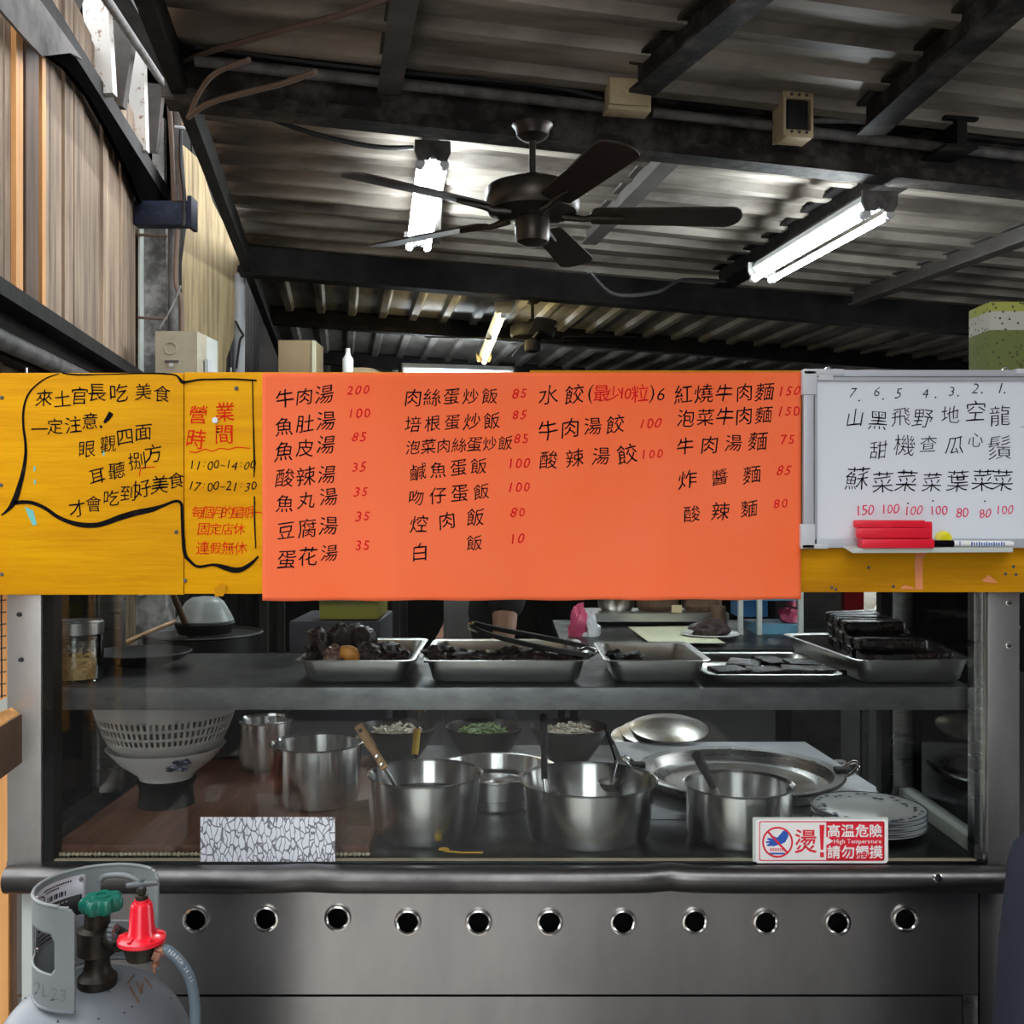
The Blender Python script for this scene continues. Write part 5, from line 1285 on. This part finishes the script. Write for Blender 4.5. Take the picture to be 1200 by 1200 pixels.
MB().tube(catmull([W(560, 740, 2.65), W(551, 737, 2.66), W(549, 732, 2.66), W(556, 730, 2.66), W(562, 735, 2.65)]), .003, 8).build('hanging_loop', m_chrome, tg)
MB().blob(W(688, 764, 2.54), (.026, .016, .014), 3, .1, 1, 3).build('scalloped_tip', m_pot, tg)

# jar at the left end of the shelf
jc = Vector((px(90, 2.56), 2.565, ZSH)); jr = .061
jar = thing('storage_jar', 'glass jar with a steel lid, half full of golden shreds and dark seeds', 'jar', tuple(jc))
MB().lathe([(jr - .008, 0), (jr, .006), (jr, .110), (jr - .006, .118), (jr - .009, .118), (jr - .004, .108), (jr - .004, .008), (jr - .01, .004)], jc, 48, (0, 0, 1), True).build('glass_wall', m_glass, jar)
MB().lathe([(0, .118), (jr + .001, .118), (jr + .001, .147), (jr - .003, .150), (0, .150)], jc, 48).build('lid', m_steel, jar)
mb = MB(); rnd = random.Random(8)
mb.lathe([(0, .004), (jr - .011, .004), (jr - .010, .060), (0, .072)], jc, 32)
for k in range(420):
    a = rnd.uniform(0, 2 * PI); r = (jr - .009) * (1 - .15 * rnd.random() ** 2); z = rnd.uniform(.008, .074)
    mb.box(jc + Vector((r * math.cos(a), r * math.sin(a), z)), (.016, .003, .003), (rnd.uniform(-.9, .9), rnd.uniform(-.9, .9), a + PI / 2 + rnd.uniform(-.5, .5)))
solo('fried_shreds', mb, m_noodle, 'golden fried shreds inside the glass jar', 'food')['kind'] = 'stuff'
solo('dark_seeds', MB().lathe([(0, .078), (jr - .012, .074), (jr - .0095, .104), (0, .108)], jc, 40), m_seed, 'speckled dark seeds on top of the shreds in the jar', 'food')['kind'] = 'stuff'
# wok and black lids at the left on the shelf
wk = thing('wok', 'sooty black wok lying on the shelf right of the jar', 'wok', tuple(W(165, 803, 2.76)))
o = Vector((px(165, 2.80), 2.80, ZSH + .002))
MB().lathe([(0, 0), (.06, .002), (.11, .018), (.135, .038), (.132, .040), (.105, .022), (.06, .008), (0, .006)], o, 48).build('bowl', m_blackpot, wk)
MB().tube([o + Vector((-.12, -.03, .036)), o + Vector((-.16, -.05, .050)), o + Vector((-.20, -.07, .055))], [.008, .009, .011], 10).build('handle', m_blackpot, wk)
sk = thing('steamer_pot', 'black stock pot behind the shelf at the left', 'pot', (px(238, 3.6), 3.6, 0))
o = Vector((px(238, 3.6), 3.6, 0))
MB().lathe([(0, .9), (.19, .9), (.2, .92), (.2, 1.22), (.207, 1.225), (.2, 1.23), (.19, 1.22), (.0, 1.2)], o, 48).build('body', m_blackpot, sk)
MB().bb(o.x - .25, o.x + .25, 3.38, 3.85, 0, .9).build('burner_stand', m_blackmetal, sk)
dl = thing('dome_lid', 'pale grey enamel dome lid on the black stock pot', 'lid', (px(240, 3.6), 3.6, 1.232))
o = Vector((px(240, 3.6), 3.6, 1.215))
MB().lathe([(.0, .14), (.045, .135), (.065, .12), (.085, .085), (.10, .055), (.095, .045), (.02, .03), (0, .03)], o, 48).build('dome', m_enamel, dl)
MB().lathe([(0, .05), (.098, .05), (.103, .045), (.09, .01), (0, .005)], o, 48).build('base_band', m_blackpot, dl)
for lab, a, b, Y, r, mtl in (('brown bamboo stick leaning behind the shelf near the jar', (200, 690), (236, 778), 3.3, .011, m_brownwood), ('long bamboo pole running back along the left wall, the upper one', (105, 772), (236, 716), 3.3, .008, m_wood), ('long bamboo pole running back along the left wall, the lower one', (125, 785), (262, 722), 3.35, .007, m_brownwood)):
    p, q = W(*a, Y), W(*b, Y + .5); solo('bamboo_pole', MB().tube([p, p.lerp(q, .5) + Vector((0, 0, .004)), q], r, 10), mtl, lab, 'pole')
mb = MB().bb(px(62, 3.35), px(330, 3.35), 3.3, 3.36, .2, 1.18)
solo('stove', mb, m_blackmetal, 'sooty black stove front behind the left half of the shelf', 'stove')

# ================================================================ THE KITCHEN BEHIND
wt = thing('work_table', 'dark steel work table in the kitchen behind the trays', 'table', (.9, 5.6, 0))
TZ = .985
MB().bb(.25, 2.2, 4.95, 6.3, TZ - .03, TZ).build('table_top', m_deck, wt)
for x in (.3, 2.15):
    for y in (5.0, 6.25): MB().bb(x - .02, x + .02, y - .02, y + .02, 0, TZ - .03).build('leg', m_deck, wt)
solo('printed_paper', MB().prism([W(736, 735, 5.9), W(815, 734, 5.9), W(850, 754, 5.05), W(762, 754, 5.05)], (0, 0, .002)), m_paper, 'cream printed paper spread on the work table', 'paper')
pt = Vector((px(832, 5.4), 5.4, TZ + .003))
pl = thing('plate', 'white plate of braised meat on the work table', 'plate', tuple(pt))
MB().lathe([(0, 0), (.08, 0), (.10, .008), (.155, .022), (.153, .026), (.09, .012), (0, .010)], pt, 48).build('dish', m_cer, pl)
piece(pt + Vector((0, 0, .045)), (.10, .07, .05), 'brown braised hock on the plate on the work table', m_meat, None, 41, .35)
rk = thing('steel_rack', 'steel rack shelf above the work table', 'rack', tuple(W(760, 745, 6.1)))
MB().bb(px(676, 6.1), px(848, 6.1), 5.95, 6.3, pz(725, 6.1), pz(716, 6.1)).build('shelf', m_tray, rk)
for x in (680, 845): MB().bb(px(x, 6.1) - .012, px(x, 6.1) + .012, 5.97, 6.0, TZ, pz(725, 6.1)).build('leg', m_tray, rk)
for x, w_, mtl, lab in ((722, .22, m_potin, 'small dented steel pot on the rack shelf'), (770, .26, m_brownwood, 'brown clay pot on the rack shelf'), (822, .24, m_brownwood, 'wider brown clay pot at the right of the rack shelf')):
    c = Vector((px(x, 6.15), 6.15, pz(716, 6.1))); solo('clay_pot' if mtl is m_brownwood else 'steel_pot', MB().lathe([(0, 0), (w_ * .4, 0), (w_ * .5, .03), (w_ * .5, .12), (w_ * .52, .125), (w_ * .46, .125), (w_ * .4, .02), (0, .015)], c, 36), mtl, lab, 'pot')
solo('price_tag', MB().bb(px(787, 5.93), px(799, 5.93), 5.925, 5.93, pz(718, 5.93), pz(709, 5.93)), m_oldcream, 'small yellowed tag on the rack shelf edge', 'tag')
og = thing('plastic_drawer_rack', 'white-framed plastic rack with blue baskets at the right of the work table', 'rack', tuple(W(905, 750, 5.6)))
for x in (866, 888, 936): MB().bb(px(x, 5.6) - .012, px(x, 5.6) + .012, 5.55, 5.58, TZ, 1.6).build('post', m_palegrey, og)
MB().bb(px(885, 5.6), px(938, 5.6), 5.58, 5.9, TZ, pz(732, 5.6)).build('basket', m_ltblue, og)
MB().bb(px(866, 5.6), px(934, 5.6), 5.6, 5.9, pz(704, 5.6), pz(690, 5.6)).build('basket', m_ltblue, og)
MB().bb(px(870, 5.6), px(905, 5.6), 5.7, 5.9, pz(725, 5.6), pz(705, 5.6)).build('back_panel', m_bluetray, og)
for x, y, mtl, nm, lab in ((678, 735, m_pinkbag, 'plastic_bag', 'pink plastic bag hanging left of the rack'), (690, 742, m_whitebag, 'plastic_bag', 'white plastic bag hanging beside the pink one'), (925, 722, m_pinkbag, 'plastic_bag', 'pink and white bundle on the blue plastic rack')):
    Y = 5.5 if x < 800 else 5.7
    o = MB().blob(W(x, y, Y), (.055, .05, .12 if x < 800 else .05), int(x), .45, 1.8, 3).tube([W(x + 4, y - 22, Y), W(x + 2, y - 12, Y)], [.02, .03], 10).build(nm, mtl); tag(o, lab, 'bag')
solo('jam_jar', MB().lathe([(0, 0), (.04, 0), (.042, .02), (.042, .11), (.036, .12), (0, .12)], W(842, 735, 5.8), 24), m_brownwood, 'brown jar beside the blue plastic rack', 'jar')
cr = thing('lime_crate', 'lime yellow plastic tub under clear wrap behind the leftmost tray', 'tub', tuple(W(408, 726, 3.9)))
MB().bb(px(374, 3.9), px(443, 3.9), 3.9, 4.2, pz(726, 3.9), pz(700, 3.9), .006).build('tub', m_lime, cr)
MB().bb(px(372, 3.89), px(446, 3.89), 3.88, 4.22, pz(704, 3.9), pz(696, 3.9), .006).build('wrap', m_enamel, cr)
gb = solo('cool_box', MB().bb(px(340, 3.9), px(446, 3.9), 3.88, 4.3, .55, pz(727, 3.9), .01), m_greybox, 'grey lilac cool box carrying the lime tub', 'box')
solo('box_table', MB().bb(px(330, 3.9), px(450, 3.9), 3.86, 4.35, 0, .55), m_blackmetal, 'black stand under the grey lilac cool box', 'stand')
mb = MB().bb(1.80, 2.12, 6.6, 7.0, 0, 1.75)
solo('steel_cabinet', mb, m_blackmetal, 'dark grey cabinet left of the bright back opening', 'cabinet')
mx = thing('metal_box', 'grey metal box hanging in the upper right corner inside the cart', 'box', tuple(W(1120, 720, 3.4)))
MB().prism([W(1088, 690, 3.3), W(1146, 690, 3.3), W(1146, 729, 3.3), W(1091, 716, 3.3)], (0, .3, 0)).build('body', m_greybox, mx)
MB().prism([W(1093, 690, 3.295), W(1146, 690, 3.295), W(1146, 722, 3.295), W(1096, 711, 3.295)], (0, .01, 0)).build('door', m_enamel, mx)
MB().bar((1.15, 2.97, 1.42), W(1095, 700, 3.32), .03, .03).build('bracket', m_palegrey, mx)
MB().tube([W(1103, 709, 3.28), W(1104, 716, 3.28)], .008, 8).build('latch', m_palegrey, mx)
pb = MB(); rnd = random.Random(11)
for k in range(90):
    a = rnd.uniform(0, 2 * PI); r = .22 * math.sqrt(rnd.random()); z = rnd.uniform(.75, 1.3)
    c = Vector((px(1122, 4.6) + r * math.cos(a), 4.6 + r * math.sin(a), z)); s_ = rnd.uniform(.04, .08)
    q = Euler((rnd.uniform(-1, 1), rnd.uniform(-1, 1), rnd.uniform(0, 6))).to_matrix()
    pb.prism([c + q @ Vector(v) * s_ for v in ((-1, 0, 0), (-.4, .4, .1), (.5, .4, .1), (1, 0, -.1), (.5, -.4, .1), (-.4, -.4, .1))], q @ Vector((0, 0, .003)))
pln = thing('potted_plant', 'dark green leafy plant seen through the right side pane', 'plant', (px(1122, 4.6), 4.6, 0))
pb.build('foliage', m_leafy, pln)
MB().lathe([(0, 0), (.14, 0), (.18, .5), (.19, .52), (.16, .5), (0, .48)], (px(1122, 4.6), 4.6, 0), 24).build('pot', m_blackmetal, pln)
MB().cyl((px(1122, 4.6), 4.6, .48), (px(1122, 4.6), 4.6, 1.1), .02, None, 8).build('stem', m_brownwood, pln)
solo('food_bag', MB().bb(px(1155, 2.62), px(1155, 2.62) + .2, 2.60, 2.72, 0, .222, .006), m_dots, 'green and white dotted food bag standing on the cart top at the right edge', 'bag').location = (0, 0, 1.963)
# things on a tall shelf far behind the sign
ts = thing('tall_shelf', 'tall dark shelf unit behind the orange menu', 'shelf', (px(400, 5.6), 5.6, 0))
TS = pz(442, 5.6)
MB().bb(px(310, 5.6), px(470, 5.6), 5.5, 5.95, TS - .03, TS).build('top_board', m_blackmetal, ts)
for x in (314, 466):
    for y in (5.52, 5.92): MB().bb(px(x, 5.6) - .02, px(x, 5.6) + .02, y - .02, y + .02, 0, TS - .03).build('post', m_blackmetal, ts)
bx = thing('cardboard_box', 'cardboard box on the tall shelf just above the orange menu', 'box', tuple(W(348, 442, 5.6)))
MB().bb(px(328, 5.6), px(371, 5.6), 5.56, 5.8, TS, pz(400, 5.6), .003).build('carton', m_card, bx)
MB().bb(px(367.5, 5.6), px(371.5, 5.6), 5.555, 5.57, TS, pz(401, 5.6)).build('corner_tape', m_paper, bx)
bt = thing('bottle', 'small white bottle on the tall shelf right of the cardboard box', 'bottle', tuple(W(408, 442, 5.6)))
MB().lathe([(0, 0), (.028, 0), (.03, .01), (.03, .10), (.015, .125), (.012, .14), (0, .14)], Vector((px(407, 5.6), 5.62, TS)), 20).build('body', m_white, bt)
MB().lathe([(0, .14), (.013, .14), (.013, .16), (0, .162)], Vector((px(407, 5.6), 5.62, TS)), 16).build('cap', m_white, bt)
solo('bowl_cover', MB().lathe([(0, .07), (.06, .065), (.13, .035), (.16, 0), (.155, 0), (.12, .03), (0, .06)], Vector((px(420, 5.6), 5.74, TS)), 40), m_card, 'brownish dome cover on the tall shelf', 'cover')

# cook, mostly hidden behind the menu
def skin_mesh(name, pts, edges, mat, parent, root=0, sub=2):
    me = bpy.data.meshes.new(name); me.from_pydata([p[0] for p in pts], edges, [])
    o = bpy.data.objects.new(name, me); link(o); o.parent = parent
    md = o.modifiers.new('skin', 'SKIN'); md.use_smooth_shade = True
    for i, p in enumerate(pts):
        sv_ = me.skin_vertices[0].data[i]; r = p[1]; sv_.radius = r if isinstance(r, tuple) else (r, r); sv_.use_root = (i == root)
    sb_ = o.modifiers.new('subdivide', 'SUBSURF'); sb_.levels = sub; sb_.render_levels = sub
    me.materials.append(mat); return o
ck = thing('person', 'person in a black shirt and grey apron working behind the orange menu', 'person', (-.115, 3.98, 0), None, R(-62), True)
B = [((0, 0, .90), (.10, .07)), ((0, 0, 1.08), (.13, .09)), ((0, 0, 1.25), (.155, .105)), ((0, .01, 1.36), (.12, .08)), ((0, .005, 1.43), .05), ((0, -.01, 1.50), (.07, .085)), ((0, -.015, 1.57), (.078, .095)), ((0, -.01, 1.62), (.055, .065)),
     ((.17, .01, 1.35), .06), ((.225, -.02, 1.18), .043), ((.20, -.12, 1.06), .036), ((.17, -.22, 1.02), .028), ((.15, -.28, 1.02), (.04, .022)),
     ((-.17, .01, 1.35), .06), ((-.23, -.02, 1.18), .043), ((-.20, -.12, 1.06), .036), ((-.17, -.22, 1.02), .028), ((-.15, -.28, 1.02), (.04, .022)),
     ((.075, 0, .74), .055), ((.10, -.01, .46), .058), ((.10, .02, .09), .042), ((.10, -.12, .035), (.04, .03)),
     ((-.075, 0, .74), .055), ((-.10, -.01, .46), .058), ((-.10, .02, .09), .042), ((-.10, -.12, .035), (.04, .03))]
E_ = [(0, 1), (1, 2), (2, 3), (3, 4), (4, 5), (5, 6), (6, 7), (3, 8), (8, 9), (9, 10), (10, 11), (11, 12), (3, 13), (13, 14), (14, 15), (15, 16), (16, 17), (0, 18), (18, 19), (19, 20), (20, 21), (0, 22), (22, 23), (23, 24), (24, 25)]
nb = len(B)
for sg, wi in ((1, 12), (-1, 17)):       # five fingers on each hand
    wx, wy, wz = B[wi][0]
    for f, (dx, ln) in enumerate(((-.03, .05), (-.014, .072), (.002, .078), (.018, .07), (.032, .055))):
        i = len(B); B.append(((wx + dx * .8, wy - .035, wz - .002), .0095)); B.append(((wx + dx, wy - .035 - ln * .55, wz - .012), .0085)); B.append(((wx + dx, wy - .035 - ln * .9, wz - .035), .007))
        E_ += [(wi, i), (i, i + 1), (i + 1, i + 2)]
skin_mesh('body', B, E_, m_skin, ck)
skin_mesh('shirt', [((0, 0, .88), (.172, .125)), ((0, 0, 1.08), (.165, .125)), ((0, 0, 1.25), (.178, .13)), ((0, .01, 1.36), (.145, .10)), ((0, .005, 1.405), (.07, .07)), ((.175, .01, 1.35), .078), ((.215, -.005, 1.25), .066), ((-.175, .01, 1.35), .078), ((-.215, -.005, 1.25), .066)],
          [(0, 1), (1, 2), (2, 3), (3, 4), (3, 5), (5, 6), (3, 7), (7, 8)], m_shirt, ck)
skin_mesh('trousers', [((0, 0, .97), (.18, .13)), ((0, 0, .84), (.20, .14)), ((.10, 0, .68), .115), ((.10, -.01, .46), .085), ((.10, .02, .12), .07), ((-.10, 0, .68), .115), ((-.10, -.01, .46), .085), ((-.10, .02, .12), .07)], [(0, 1), (1, 2), (2, 3), (3, 4), (1, 5), (5, 6), (6, 7)], m_shirt, ck)
MB().grid(lambda i, j: Vector(((i - .5) * (.24 + .16 * j), -.155 + .5 * (i - .5) ** 2, 1.36 - .75 * j)), 12, 8).build('apron', m_apron, ck, solid=.006)
MB().blob((0, .005, 1.60), (.092, .105, .085), 3, .06, 2, 3).build('hair', m_hair, ck)
MB().blob((0, -.108, 1.545), (.014, .018, .02), 1, 0, 1, 2).build('nose', m_skin, ck)
for s in (-1, 1):
    MB().blob((s * .03, -.098, 1.565), (.011, .008, .006), 1, 0, 1, 2).build('eye', m_dark, ck)
    MB().blob((s * .08, .0, 1.55), (.012, .018, .03), 1, 0, 1, 2).build('ear', m_skin, ck)
MB().blob((0, -.097, 1.505), (.022, .008, .006), 1, 0, 1, 2).build('mouth', m_pinkbag, ck)

# dark cloth at the right edge
def drape():
    mb = MB(); rings = []
    for k, (y, x) in enumerate(((975, 1206), (990, 1193), (1010, 1188), (1060, 1184), (1110, 1180), (1160, 1177), (1210, 1173), (1400, 1168), (1560, 1166))):
        z = pz(y, 2.05); x0 = px(x, 2.05); ring = []
        for j in range(40):
            a = 2 * PI * j / 40; r = .16 * (.35 + .65 * min(1, k / 4)) * (1 + .04 * math.sin(a * 7 + k * .3))
            rr = .16 * (.35 + .65 * min(1, k / 4)); ring.append((x0 + rr + r * math.cos(a), 2.05 + r * .8 * math.sin(a), max(z, .01)))
        rings.append(ring)
    return mb.loft(rings)
solo('draped_cloth', drape(), m_navy, 'dark navy cloth cover at the lower right edge in front of the cart', 'cloth')
